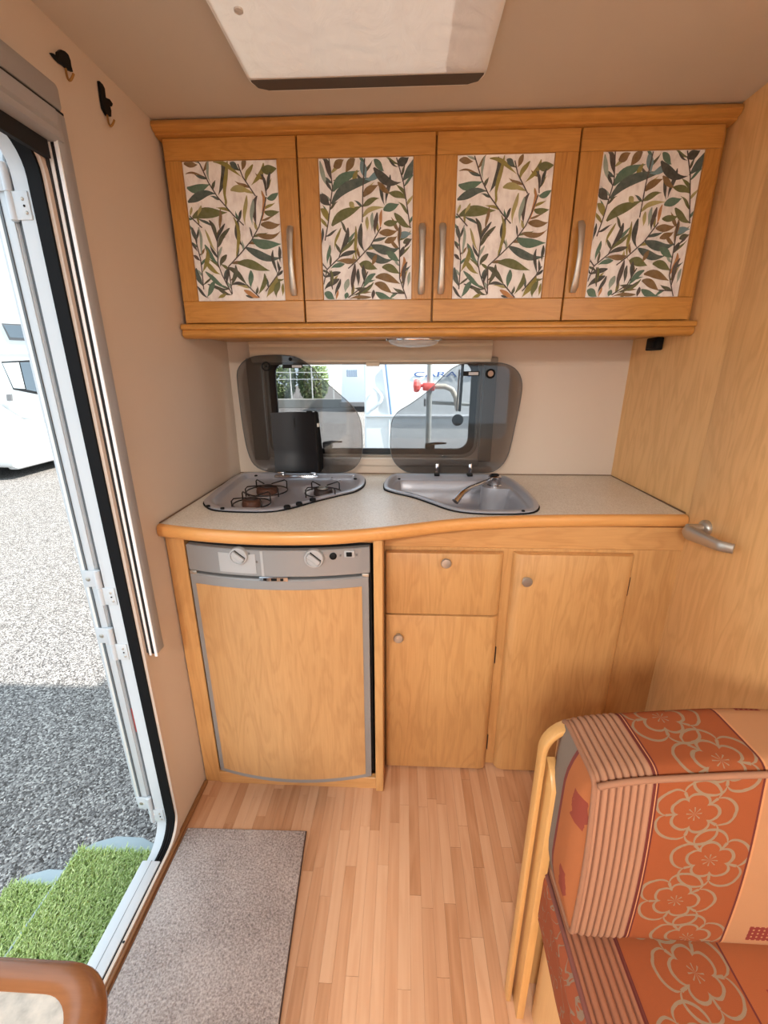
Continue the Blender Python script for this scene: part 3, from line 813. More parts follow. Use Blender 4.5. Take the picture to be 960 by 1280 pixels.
# lamp below the cabinet, blind cassette, socket
lp = thing('cabinet_lamp', 'small oval lamp with chrome rim under the overhead cabinet', 'lamp', (.68, 1.47, 1.383))
c = ony((517, 432), 1.45)
def oval(cx, cy, a, b_, z, n=28): return [Vector((cx + a * math.cos(2 * math.pi * k / n), cy + b_ * math.sin(2 * math.pi * k / n), z)) for k in range(n)]
cx, cy = c.x, 1.45
place_mesh('lamp_rim', stack(bmesh.new(), [oval(cx, cy, .085, .05, 1.4075), oval(cx, cy, .090, .054, 1.400), oval(cx, cy, .088, .052, 1.395), oval(cx, cy, .078, .044, 1.393)], True, True), MT['chrome'], lp, smooth=50)
place_mesh('lamp_lens', stack(bmesh.new(), [oval(cx, cy, .080, .046, 1.394), oval(cx, cy, .072, .040, 1.386), oval(cx, cy, .05, .027, 1.379), oval(cx, cy, .02, .01, 1.376)], True, True), MT['lamp_lens'], lp, smooth=60)

bl = thing('blind_cassette', 'beige roller blind cassette above the kitchen window', 'blind', (.53, D - .03, 1.335))
prf = [(D - .001, 1.407), (D - .050, 1.407), (D - .054, 1.396), (D - .047, 1.388), (D - .052, 1.378), (D - .053, 1.362), (D - .044, 1.347), (D - .038, 1.344), (D - .036, 1.336), (D - .001, 1.336)]
place_mesh('housing', prism(bmesh.new(), [Vector((.098, y, z)) for y, z in prf], (.858, 0, 0)), MT['blind'], bl, smooth=35)
c = ony((466, 455), D - .04)
place_mesh('pull_tab', B(c.x - .024, c.x + .024, D - .048, D - .030, 1.322, 1.3365, .003), MT['blind'], bl, smooth=40)
place_mesh('bottom_bar', B(.104, .950, D - .034, D - .023, 1.328, 1.336, .002), MT['liner'], bl, smooth=40)

c = onx((818, 431), W - .01)
sk = place_mesh('wall_socket', box(B(W - .022, W - .0005, c.y - .035, c.y + .03, 1.366, 1.404, .004), W - .026, W - .02, c.y - .025, c.y + .02, 1.372, 1.398, .002), MT['black'], smooth=40)
tag(sk, 'small black socket on the wood partition under the overhead cabinet', 'socket')

# ================================================================== WORKTOP
front = [(192, 655), (250, 661), (320, 665), (400, 665), (450, 662), (500, 657), (560, 650), (620, 646), (700, 644), (800, 643.5), (866, 643)]
fp = [onz(p, H) for p in front]
fp = [(max(.002, min(W - .002, p.x)), p.y) for p in fp]
fp[0] = (.002, fp[0][1]); fp[-1] = (W - .007, 1.186)
fpd = []
for i in range(len(fp) - 1):
    q = [Vector(fp[max(0, min(len(fp) - 1, i + k - 1))]) for k in range(4)]
    for k in range(6):
        t = k / 6; fpd.append(.5 * ((2 * q[1]) + (q[2] - q[0]) * t + (2 * q[0] - 5 * q[1] + 4 * q[2] - q[3]) * t * t + (3 * q[1] - q[0] - 3 * q[2] + q[3]) * t ** 3))
fpd.append(Vector(fp[-1]))
def unz(lst, org, sc, z): return [onz((org[0] + a / sc, org[1] + b_ / sc), z).xy for a, b_ in lst]
hob_px = [(100,240),(120,215),(180,165),(230,120),(280,98),(340,88),(480,86),(600,86),(720,86),(810,90),(870,98),(900,115),(904,140),(888,163),(845,185),(760,205),(640,235),(560,258),(480,276),(390,284),(280,283),(170,277),(125,265)]
sink_px = [(45,180),(48,150),(75,120),(110,107),(200,101),(300,101),(400,102),(500,104),(600,109),(690,119),(745,138),(800,178),(850,228),(882,268),(886,292),(855,312),(780,320),(680,321),(600,320),(480,312),(390,294),(300,262),(200,228),(110,207),(62,193)]
HL = smooth_loop([(max(.012, min(p.x, .52)), min(p.y, D - .03)) for p in unz(hob_px, (230, 570), 4.0, H)], 84)
SL = smooth_loop([(p.x, min(p.y, D - .03)) for p in unz(sink_px, (470, 570), 4.364, H)], 84)
wt = thing('worktop', 'speckled laminate kitchen worktop with curved wood edge', 'worktop', (W / 2, 1.4, H - .036))
TH = .034
back = [(W - .002, D - .001), (.002, D - .001)]
outer_in = [(p.x, p.y + .004) for p in fpd] + back
place_mesh('top', plate(bmesh.new(), outer_in, [[tuple(p) for p in inset(HL, .010)], [tuple(p) for p in inset(SL, .010)]], 'z', H - TH, H), MT['worktop'], wt)
# solid wood front edge with rounded nose
b = bmesh.new(); sec = [(.004, -TH), (-.004, -TH), (-.010, -TH + .004), (-.013, -TH + .012), (-.013, -.010), (-.010, -.003), (-.005, .0), (.004, .0005)]
R = []
for i, p in enumerate(fpd):
    t = (fpd[min(i + 1, len(fpd) - 1)] - fpd[max(0, i - 1)]).normalized(); nrm = Vector((-t.y, t.x))
    R.append([b.verts.new((min(W - .002, max(.002, p.x + nrm.x * s)), p.y + nrm.y * s, H + h)) for s, h in sec])
for A, Q_ in zip(R, R[1:]):
    for k in range(len(sec)): b.faces.new((A[k], A[(k + 1) % len(sec)], Q_[(k + 1) % len(sec)], Q_[k]))
b.faces.new(R[0]); b.faces.new(R[-1])
place_mesh('front_edge', b, MT['edge'], wt, smooth=50)
place_mesh('edge_seal', tube(bmesh.new(), [(.003, 1.06, H + .001), (.003, D - .003, H + .001), (W - .003, D - .003, H + .001), (W - .003, 1.20, H + .001)], .0022, 6), simple('brown_sealant', srgb(120, 92, 66), .6), wt)

# ================================================================== HOB
hb = thing('gas_hob', 'grey three-burner gas hob with raised smoked glass lid', 'hob', (.27, 1.42, H))
place_mesh('seal', stack(bmesh.new(), [up3(inset(HL, -.003), H + .0002), up3(inset(HL, -.003), H + .003), up3(inset(HL, .004), H + .004)], False, False), MT['rubber'], hb, smooth=50)
zs = H + .010
place_mesh('tray', stack(bmesh.new(), [up3(inset(HL, .001), H + .003), up3(inset(HL, .000), zs - .002), up3(inset(HL, .004), zs), up3(inset(HL, .020), zs), up3(inset(HL, .027), zs - .004), up3(inset(HL, .034), H - .006), up3(inset(HL, .042), H - .008)], False, True), MT['hob'], hb, smooth=50)
zb = H - .008
def burner(px, r, brown):
    c = onz(px, H)
    b = bmesh.new(); lathe(b, (c.x, c.y, zb), [(r * 1.05, 0), (r * 1.05, .012), (r, .016), (r, .021), (r * .8, .024), (r * .2, .024)], 28)
    bo = place_mesh('burner', b, MT['burner_brown'] if brown else MT['burner'], hb, smooth=40)
    b = bmesh.new(); lathe(b, (c.x, c.y, zb), [(r * 1.6, .0), (r * 1.55, .0025), (r * 1.1, .003)], 28)
    place_mesh('burner_dish', b, MT['hob'], bo, smooth=40)
    b = bmesh.new(); lathe(b, (c.x, c.y, zb + .024), [(r * .62, 0), (r * .62, .003), (r * .3, .004)], 24)
    place_mesh('burner_cap', b, MT['steel'] if not brown else MT['burner'], bo, smooth=40)
    n = 4; b = bmesh.new(); R0 = r * 2.0
    tube(b, [(c.x + R0 * math.cos(2 * math.pi * k / 28), c.y + R0 * math.sin(2 * math.pi * k / 28), zb + .010) for k in range(28)], .0022, 6, True)
    place_mesh('trivet_ring', b, MT['wire'], bo, smooth=60)
    for k in range(n):
        a = math.pi / 4 + k * math.pi / 2; ca, sa = math.cos(a), math.sin(a)
        P = [(c.x + R0 * ca * 1.12, c.y + R0 * sa * 1.12, zb + .004), (c.x + R0 * ca * 1.12, c.y + R0 * sa * 1.12, zb + .030), (c.x + R0 * ca * 1.0, c.y + R0 * sa * 1.0, zb + .036), (c.x + r * .55 * ca, c.y + r * .55 * sa, zb + .031)]
        place_mesh('trivet_arm', tube(bmesh.new(), P, .0022, 6), MT['wire'], bo, smooth=60)
burner((334, 614), .034, True); burner((404, 616), .030, False); burner((315, 630), .028, True)
for px in ((359, 635), (374, 631), (391, 626)):
    c = onz(px, zs)
    b = bmesh.new(); lathe(b, (c.x, c.y, zs), [(.010, 0), (.010, .006), (.008, .008), (.002, .008)], 14)
    place_mesh('control_knob', b, MT['black'], hb, smooth=40)
for px in ((320, 595), (444, 599), (260, 633), (278, 636)):
    c = onz(px, zs); b = bmesh.new(); lathe(b, (c.x, c.y, zs - .0005), [(.006, 0), (.006, .004), (.003, .005)], 10)
    place_mesh('lid_bumper', b, MT['black'], hb, smooth=40)
for px in ((415, 597), (425, 601), (441, 595)):
    c = onz(px, zs); b = bmesh.new(); lathe(b, (c.x, c.y, zs - .0005), [(.004, 0), (.004, .0015), (.002, .002)], 10)
    place_mesh('rivet', b, MT['chrome'], hb, smooth=40)
# glass lids
lid1 = [(112,180),(120,140),(140,108),(175,82),(225,68),(330,63),(430,70),(490,93),(540,130),(600,195),(680,268),(760,338),(808,400),(830,470),(836,600),(822,665),(785,712),(720,735),(600,738),(420,738),(285,726),(215,688),(178,610),(150,480),(125,300)]
lid2 = [(85,480),(95,430),(130,385),(200,342),(300,268),(395,175),(450,132),(520,109),(620,105),(720,108),(785,130),(824,170),(840,230),(830,320),(800,460),(770,590),(745,660),(700,712),(640,736),(500,738),(250,738),(165,726),(105,675),(82,600)]
def lid(px, org, parent, dy):
    pts = [ony((org[0] + a / 4.571, org[1] + b_ / 4.571), D - dy) for a, b_ in px]
    zmin = min(p.z for p in pts)
    lp2 = smooth_loop([(p.x, p.z) for p in pts], 90)
    out = []
    for p in lp2:
        out.append(Vector((p.x, D - dy + .012 * (p.y - zmin) / .4, p.y)))
    o = place_mesh('glass_lid', prism(bmesh.new(), out, (0, .005, 0)), MT['smoked'], parent, smooth=40)
    rim = [v + Vector((0, .0025, 0)) for v in out]
    place_mesh('lid_edge', tube(bmesh.new(), rim, .0014, 6, True), simple('polished_glass_edge', srgb(120, 122, 122), .1), o, smooth=60)
    return o
l1 = lid(lid1, (270, 430), hb, .075)
for (px, r, t) in (((333, 458), .014, 1), ((363, 449), .006, 0)):
    c = ony(px, D - .065); b = bmesh.new()
    if t: tube(b, [(c.x + r * math.cos(k * math.pi / 12), D - .068, c.z + r * math.sin(k * math.pi / 12)) for k in range(24)], .0022, 6, True); lathe(b, (c.x, D - .068, c.z), [(.003, 0), (.003, -.003)], 8, 'y')
    else: lathe(b, (c.x, D - .064, c.z), [(r, 0), (r, -.006), (r * .6, -.008)], 12, 'y')
    place_mesh('lid_mark' if t else 'lid_stud', b, MT['black'], l1, smooth=50)
c = ony((366, 458), D - .066)
place_mesh('warning_label', B(c.x - .036, c.x + .036, D - .0683, D - .0677, c.z - .006, c.z + .006), MT['black'], l1)
place_mesh('warning_label', B(c.x - .002, c.x + .032, D - .069, D - .0684, c.z - .004, c.z + .004), MT['fridge_light'], l1)
for px in ((352, 592), (392, 592)):
    c = ony(px, D - .075); z0 = zs - .001
    place_mesh('lid_hinge', B(c.x - .012, c.x + .012, D - .085, D - .066, z0, z0 + .014, .002), MT['chrome'], hb, smooth=40)

# dark folded guard standing on the hob
gd = thing('hob_guard', 'dark navy metal guard standing upright against the smoked hob lid', 'guard', (.24, D - .1, H + .010))
gy = D - .105
TL, TR, BL, BR = [ony(p, gy) for p in ((338, 516), (393, 515), (346, 588), (399, 590))]
b = bmesh.new(); n = 14; rows = []
for j in range(9):
    t = j / 8; L_, R_ = TL.lerp(BL, t), TR.lerp(BR, t)
    row = []
    for i in range(n + 1):
        s = i / n; p = L_.lerp(R_, s); p.y = gy + .016 * math.sin(math.pi * s) - .012 * t
        if t > .86: p.y -= .008
        row.append(p)
    rows.append(row)
V1 = [[b.verts.new(p) for p in r] for r in rows]; V2 = [[b.verts.new(p + Vector((0, .004, 0))) for p in r] for r in rows]
for j in range(8):
    for i in range(n):
        b.faces.new((V1[j][i], V1[j][i + 1], V1[j + 1][i + 1], V1[j + 1][i])); b.faces.new((V2[j][i], V2[j + 1][i], V2[j + 1][i + 1], V2[j][i + 1]))
    b.faces.new((V1[j][0], V1[j + 1][0], V2[j + 1][0], V2[j][0])); b.faces.new((V1[j][n], V2[j][n], V2[j + 1][n], V1[j + 1][n]))
for i in range(n):
    b.faces.new((V1[0][i], V2[0][i], V2[0][i + 1], V1[0][i + 1])); b.faces.new((V1[8][i], V1[8][i + 1], V2[8][i + 1], V2[8][i]))
place_mesh('front_plate', b, MT['guard'], gd, smooth=50)
side = [TR + Vector((.0, -.001, .004)), TR + Vector((.006, .014, -.002)), BR + Vector((.012, .012, .05)), BR + Vector((.010, .010, .012)), BR + Vector((0, -.014, .0))]
place_mesh('side_flap', prism(bmesh.new(), side, (.004, .002, 0)), MT['black'], gd)
place_mesh('foot_bar', B(BL.x - .004, BR.x - .0, gy - .026, gy - .008, zs + .0002, zs + .010, .002), MT['chrome'], gd, smooth=40)
c = TR.lerp(BR, .2); place_mesh('side_clip', B(c.x + .004, c.x + .014, gy, gy + .012, c.z - .01, c.z + .004, .002), MT['steel'], gd)
c = TL.lerp(TR, .9); place_mesh('top_clip', B(c.x - .012, c.x + .008, gy - .004, gy + .01, c.z - .004, c.z + .005, .002), MT['black'], gd)
c = TL.lerp(BR, .45); c = TL.lerp(TR, .5).lerp(BL.lerp(BR, .5), .18)
place_mesh('vent_slot', B(c.x - .002, c.x + .002, gy + .0115, gy + .0145, c.z - .016, c.z + .016), MT['slot'], gd)

# ================================================================== SINK
sk = thing('kitchen_sink', 'grey corner-shaped sink with raised smoked glass lid', 'sink', (.83, 1.42, H))
place_mesh('seal', stack(bmesh.new(), [up3(inset(SL, -.003), H + .0002), up3(inset(SL, -.003), H + .003), up3(inset(SL, .004), H + .004)], False, False), MT['rubber'], sk, smooth=50)
tc = onz((618, 604), H)
gsk = sum(SL, Vector((0, 0))) / len(SL)
def pushed(d):
    """bowl outline that leaves a ledge for the tap"""
    t0 = Vector((tc.x, tc.y)); ax = (gsk - t0).normalized(); la = Vector((-ax.y, ax.x)); out = []
    for p in inset(SL, d):
        q = p - t0; al, lt = q.dot(ax), q.dot(la)
        if abs(lt) < .09 and al < .08:
            al = max(al, (.038 + d * .3) * math.cos(lt / .09 * math.pi / 2) - .05 * (1 - math.cos(lt / .09 * math.pi / 2)))
        out.append(t0 + ax * al + la * lt)
    return out
place_mesh('basin', stack(bmesh.new(), [up3(inset(SL, .001), H + .003), up3(inset(SL, .000), zs - .002), up3(inset(SL, .004), zs), up3(inset(SL, .014), zs), up3(inset(SL, .019), zs - .004), up3(inset(SL, .023), H - .006), up3(inset(SL, .027), H - .008),
    up3(pushed(.030), H - .009), up3(pushed(.035), H - .014), up3(pushed(.040), H - .05), up3(pushed(.048), H - .092), up3(pushed(.058), H - .100), up3(pushed(.072), H - .102)], False, True), MT['sink'], sk, smooth=60)
b = bmesh.new(); lathe(b, (tc.x, tc.y, H - .009), [(.026, 0), (.026, .004), (.022, .006), (.022, .020), (.0235, .022), (.0235, .034), (.019, .038), (.006, .039)], 26)
tp = place_mesh('tap', b, MT['chrome'], sk, smooth=40)
q0 = tc + Vector((-.015, 0, .012)); q1 = onz((588, 609), H + .03); q2 = onz((578, 616), H + .036); q3 = onz((569, 627), H + .014)
place_mesh('spout', tube(bmesh.new(), [Vector((tc.x - .018, tc.y - .003, H + .012)), Vector((q1.x, q1.y, H + .028)), q2, q2.lerp(q3, .5), q3], [.0075, .0075, .0085, .0095, .0105], 12), MT['chrome'], tp, smooth=50)
b = bmesh.new(); lathe(b, (tc.x, tc.y, H + .0295), [(.014, 0), (.014, .004), (.004, .005)], 20)
place_mesh('tap_knob', b, MT['black'], tp, smooth=40)
l2 = lid(lid2, (470, 430), sk, .062)
c = ony((613, 467), D - .052); b = bmesh.new()
tube(b, [(c.x + .014 * math.cos(k * math.pi / 12), D - .056, c.z + .014 * math.sin(k * math.pi / 12)) for k in range(24)], .003, 6, True); lathe(b, (c.x, D - .056, c.z), [(.011, 0.0005), (.011, -.0005)], 18, 'y')
place_mesh('lid_mark', b, [MT['black']], l2, smooth=50)
b = bmesh.new(); lathe(b, (c.x, D - .0572, c.z), [(.010, 0.0003), (.010, -.0003)], 18, 'y'); place_mesh('lid_mark_disc', b, simple('lid_mark_tan', srgb(170, 140, 120), .6), l2)
c = ony((590, 467), D - .054)
place_mesh('warning_label', B(c.x - .03, c.x + .026, D - .0570, D - .0564, c.z - .008, c.z + .008), MT['black'], l2)
place_mesh('warning_label', B(c.x - .012, c.x + .022, D - .0578, D - .0571, c.z - .005, c.z + .005), MT['fridge_light'], l2)
for px in ((546, 594), (587, 594)):
    c = ony(px, D - .065)
    h = place_mesh('lid_hinge', B(c.x - .010, c.x + .010, D - .078, D - .052, zs - .0008, zs + .008, .002), MT['black'], sk, smooth=40)
    place_mesh('hinge_tab', B(c.x - .006, c.x + .006, D - .068, D - .060, zs + .006, zs + .045, .002), MT['chrome'], h, smooth=40)
for px in ((499, 599), (622, 600), (654, 639)):
    c = onz(px, zs); b = bmesh.new(); lathe(b, (c.x, c.y, zs - .0005), [(.005, 0), (.005, .003), (.003, .004)], 10)
    place_mesh('lid_bumper', b, MT['black'], sk, smooth=40)

# ================================================================== BASE CABINET
YP, YDR = 1.178, 1.150
bc = thing('base_cabinet', 'light wood base cabinet with one drawer and two doors under the worktop', 'cabinet', (1.02, 1.4, 0))
ZU = H - TH - .001
place_mesh('side_panel', B(.574, .599, 1.056, D - .03, .0, ZU, .002, 1), MT['maple'], bc)
place_mesh('face_panel', B(.599, W - .002, YP, YP + .018, .004, .815), MT['maple'], bc)
place_mesh('apron', B(.599, W - .002, YP - .004, YP + .016, .8155, ZU, .002, 1), MT['maple_h'], bc)
place_mesh('plinth', B(.60, W - .002, YP + .019, YP + .035, 0, .12), MT['maple_h'], bc)
def front_panel(name, x0, x1, z0, z1, bl_, br_):
    """panel with rounded-over upright edges"""
    y1 = YP - .001; y0 = YDR
    def side(x, s, r):
        return [(x + s * 0, y1), (x, y0 + r), (x + s * r * .10, y0 + r * .55), (x + s * r * .42, y0 + r * .16), (x + s * r, y0)]
    L_ = side(x0, 1, bl_); R_ = list(reversed(side(x1, -1, br_)))
    pts = [Vector((x, y, z0)) for x, y in L_ + R_]
    return place_mesh(name, prism(bmesh.new(), pts, (0, 0, z1 - z0), .0022, 2), MT['maple'], bc, smooth=35)
def knob(parent, px, y):
    c = ony(px, y); b = bmesh.new()
    lathe(b, (c.x, y, c.z), [(.008, .0), (.007, -.008), (.0085, -.012), (.0145, -.016), (.0155, -.019), (.013, -.0225), (.005, -.0235)], 22, 'y')
    place_mesh('knob', b, MT['steel'], parent, smooth=40)
xs = [ony(p, YDR).x for p in ((483, 720), (625, 720), (640, 684), (772, 686))]
d = front_panel('drawer', .6035, .946, .6065, .806, .004, .024); knob(d, (557, 701), YDR)
d = front_panel('door', .6035, .946, .006, .601, .004, .022); knob(d, (498, 794), YDR)
d = front_panel('door', .974, 1.316, .006, .806, .027, .027); knob(d, (657, 724), YDR)
for (x, z) in ((.9490, .45), (.9490, .10), (1.3185, .70)):
    place_mesh('hinge', B(x - .0012, x + .0012, YP - .006, YP - .001, z - .03, z + .03), MT['burner'], bc)

# fridge housing
fh = thing('fridge_housing', 'light wood housing panels around the fridge under the worktop', 'cabinet', (.3, 1.4, 0))
place_mesh('side_panel', B(.003, .054, 1.070, D - .03, 0, ZU, .002, 1), MT['maple'], fh)
place_mesh('top_rail', B(.054, .5735, 1.078, 1.10, .866, ZU), MT['maple_h'], fh)
place_mesh('plinth', B(.0545, .5735, 1.066, 1.084, 0, .046, .001, 1), MT['maple_h'], fh)

# ================================================================== FRIDGE
fg = thing('fridge', 'small caravan fridge with a bowed wood door and grey control panel', 'fridge', (.315, 1.35, .048))
FX0, FX1, FYE, FB = .0605, .5655, 1.068, .036
def bow(x, off=0.0):
    s = (x - (FX0 + FX1) / 2) / ((FX1 - FX0) / 2); return FYE - FB * (1 - s * s) - off
def bowed(name, x0, x1, z0, z1, th, off, mat, parent, bev=.002, n=20):
    pts = [(x0 + (x1 - x0) * i / n, bow(x0 + (x1 - x0) * i / n, off)) for i in range(n + 1)]
    lp = [Vector((x, y, z0)) for x, y in pts] + [Vector((x, y + th, z0)) for x, y in reversed(pts)]
    return place_mesh(name, prism(bmesh.new(), lp, (0, 0, z1 - z0), bev, 1), mat, parent, smooth=35)
place_mesh('body', B(FX0, FX1, FYE + .022, D - .06, .050, .858), MT['fridge_dark'], fg)
cp = bowed('control_panel', FX0, FX1 - .002, .781, .858, .02, 0, MT['fridge_grey'], fg)
bowed('label_plate', .158, .262, .790, .846, .002, .0012, MT['fridge_light'], cp, 0)
bowed('label_plate', .276, .283, .783, .856, .002, .0008, MT['fridge_light'], cp, 0)
def fknob(px, r, m1, name):
    c = ony(px, bow(ony(px, 1.04).x)); y = bow(c.x)
    b = bmesh.new(); lathe(b, (c.x, y + .002, c.z), [(r, 0), (r, -.010), (r * .94, -.013), (r * .82, -.0135), (r * .78, -.010), (r * .1, -.010)], 28, 'y')
    k = place_mesh(name, b, m1, cp, smooth=35)
    b = bmesh.new(); a = .7
    pts = []
    for s, t in ((-.72, -.24), (.72, -.24), (.72, .24), (-.72, .24)):
        pts.append(Vector((c.x + r * (s * math.cos(a) - t * math.sin(a)), y - .008, c.z - r * (s * math.sin(a) + t * math.cos(a)))))
    place_mesh('knob_grip', prism(b, pts, (0, -.009, 0), .0015, 1), m1, k, smooth=35)
    b = bmesh.new(); pts = []
    for s, t in ((-.7, -.34), (.7, -.34), (.7, -.25), (-.7, -.25)):
        pts.append(Vector((c.x + r * (s * math.cos(a) - t * math.sin(a)), y - .0081, c.z - r * (s * math.sin(a) + t * math.cos(a)))))
    place_mesh('knob_mark', prism(b, pts, (0, -.0012, 0)), MT['fridge_dark'], k)
fknob((299, 694), .025, MT['fridge_light'], 'dial'); fknob((393, 697), .026, MT['fridge_light'], 'dial')
c = ony((416, 696), 1.04); y = bow(c.x); b = bmesh.new(); lathe(b, (c.x, y + .001, c.z), [(.0095, 0), (.0095, -.005), (.007, -.007), (.002, -.007)], 18, 'y')
place_mesh('igniter_button', b, MT['black'], cp, smooth=40)
c = ony((436, 695), 1.04); y = bow(c.x)
sw = place_mesh('rocker_switch', B(c.x - .016, c.x + .014, y - .003, y + .004, c.z - .010, c.z + .010, .002), MT['fridge_light'], cp, smooth=40)
place_mesh('rocker', B(c.x - .008, c.x + .007, y - .0065, y - .002, c.z - .006, c.z + .006, .0015), MT['black'], sw, smooth=40)
for px in ((425, 696), (445, 697), (312, 691), (322, 701)):
    c = ony(px, 1.04); y = bow(c.x); place_mesh('symbol', B(c.x - .0022, c.x + .0022, y - .0022, y + .001, c.z - .0025, c.z + .0025), simple('symbol_grey', srgb(110, 108, 106), .5), cp)
fd = bowed('door', FX0 + .001, FX1 - .006, .052, .773, .024, .002, MT['fridge_grey'], fg, .004)
for nm, a in (('wood_panel', (FX0 + .017, FX1 - .024, .071, .744)),):
    bowed(nm, a[0], a[1], a[2], a[3], .006, .0042, MT['fridge_wood'], fd, .0006)
bowed('latch', .268, .346, .769, .781, .012, .003, MT['chrome'], fd, .001)
for x in (.284, .305, .312, .330):
    y = bow(x); place_mesh('latch_slot', B(x - .004, x + .004, y - .0042, y + .002, .7715, .7785), MT['black'], fd)
for x in (FX0 + .012, FX1 - .014):
    y = bow(x); place_mesh('hinge_cap', B(x - .010, x + .010, y - .0035, y + .012, .7715, .7815, .002), MT['steel'], fg, smooth=40)

# ================================================================== MAT, STEPS
q = [onz(p, 0) for p in ((240, 1040), (382, 1040), (348, 1280), (130, 1282))]
m0, m1 = Vector((.020, .908, .0005)), Vector((.374, .914, .0005)); m2 = Vector((.412, .40, .0005)); m3 = Vector((.020, .38, .0005))
mt = thing('door_mat', 'grey brown loop carpet mat on the wood floor by the doorway', 'mat', (.2, .65, 0))
place_mesh('carpet', prism(bmesh.new(), [m3, m2, m1, m0], (0, 0, .008), .002, 2), MT['carpet'], mt, smooth=40)
place_mesh('binding', prism(bmesh.new(), [m3 + Vector((-.002, -.002, 0)), m2 + Vector((.0025, -.002, 0)), m1 + Vector((.0025, .002, 0)), m0 + Vector((-.002, .002, 0))], (0, 0, .0045)), MT['carpet_edge'], mt)

st = thing('entry_step', 'grey plastic double step outside the doorway', 'step', (-.35, .65, GZ))
T1, T2 = -.19, -.37
def tread(x0, x1, z):
    lp = [(x0, .20), (x1, .20), (x1, .965), (x1 - .03, .99), (x1 - .09, 1.012), (x0 + .09, 1.012), (x0 + .03, .99), (x0, .965)]
    return place_mesh('tread', prism(bmesh.new(), [Vector((x, y, z - .045)) for x, y in lp], (0, 0, .045), .008, 3), MT['step'], st, smooth=40)
tread(-.395, -.125, T1); tread(-.68, -.40, T2)
for (x, z) in ((-.37, T1), (-.16, T1), (-.65, T2), (-.43, T2)):
    for y in (.24, .93):
        place_mesh('leg', B(x - .02, x + .02, y - .025, y + .025, GZ, z - .03, .004), MT['step'], st, smooth=40)
place_mesh('nosing', tube(bmesh.new(), [(-.3985, .21, T1 + .006), (-.3985, .955, T1 + .006)],   .0032, 8), MT['step'], st, smooth=60)
place_mesh('side_brace', B(-.64, -.17, .92, .935, GZ + .08, GZ + .12, .003), MT['step'], st)
place_mesh('side_brace', B(-.64, -.17, .235, .25, GZ + .08, GZ + .12, .003), MT['step'], st)
def turf(x0, x1, y0, y1, z, n, label):
    t = thing('turf_mat', label, 'turf mat', ((x0 + x1) / 2, (y0 + y1) / 2, z))
    place_mesh('backing', B(x0, x1, y0, y1, z + .0003, z + .005), MT['turf_back'], t)
    rg = random.Random(int(n + z * 100)); b = bmesh.new(); O = ORI[t.name]
    V = []; F = []
    for k in range(n):
        x, y = rg.uniform(x0, x1), rg.uniform(y0, y1); a = rg.uniform(0, 6.283); h = rg.uniform(.014, .026); w_ = rg.uniform(.0010, .0019)
        lean = rg.uniform(.3, 1.1) * h; la = rg.gauss(.6, 1.1); dx, dy = math.cos(a) * w_, math.sin(a) * w_
        lx, ly = math.cos(la) * lean, math.sin(la) * lean; i = len(V)
        V += [(x - dx, y - dy, z + .004), (x + dx, y + dy, z + .004), (x + lx * .4 + dx * .8, y + ly * .4 + dy * .8, z + .004 + h * .7), (x + lx * .4 - dx * .8, y + ly * .4 - dy * .8, z + .004 + h * .7), (x + lx, y + ly, z + .004 + h)]
        F += [(i, i + 1, i + 2, i + 3), (i + 3, i + 2, i + 4)]
    me = bpy.data.meshes.new('grass_blades'); me.from_pydata([(v[0] - O.x, v[1] - O.y, v[2] - O.z) for v in V], [], F); me.materials.append(MT['turf'])
    o = bpy.data.objects.new('grass_blades', me); COL.objects.link(o); o.parent = t; o['kind'] = 'stuff'; ORI[o.name] = O
turf(-.392, -.132, .25, .955, T1, 26000, 'green artificial turf on the upper step beside the threshold')
turf(-.675, -.402, .25, .955, T2, 22000, 'green artificial turf on the lower step above the gravel')

# ================================================================== TABLE CORNER
tb = thing('dining_table', 'table with speckled cream top and rounded brown wood rim', 'table', (.18, -.15, 0))
TZ = .72
rc = [onz(p, TZ) for p in ((40, 1194), (124, 1260))]
tx1, ty1 = .372, .2735
lo = rrect(.05, tx1, -.62, ty1, .062, 10); li = rrect(.05 + .03, tx1 - .03, -.62 + .03, ty1 - .03, .040, 10)
b = bmesh.new(); prf = []
for a, z in ((0, -.020), (.0, -.012), (.10, -.004), (.35, .002), (.75, .002), (1.0, -.0005), (1.0, -.022), (.3, -.026)):
    prf.append([Vector((p[0] * (1 - a) + q_[0] * a, p[1] * (1 - a) + q_[1] * a, TZ + z)) for p, q_ in zip(lo, li)])
prf.append(prf[0]); stack(b, prf, False, False); bmesh.ops.remove_doubles(b, verts=b.verts[:], dist=1e-6)
place_mesh('rim', b, MT['table_rim'], tb, smooth=60)
place_mesh('table_top', prism(bmesh.new(), to3(li, 'z', TZ - .022), (0, 0, .0205)), MT['table'], tb)
b = bmesh.new(); lathe(b, (.19, -.17, 0), [(.14, 0), (.14, .012), (.05, .03), (.032, .05), (.032, .66), (.1, .685), (.1, .698), (.02, .698)], 24)
place_mesh('pedestal', b, MT['steel'], tb, smooth=40)

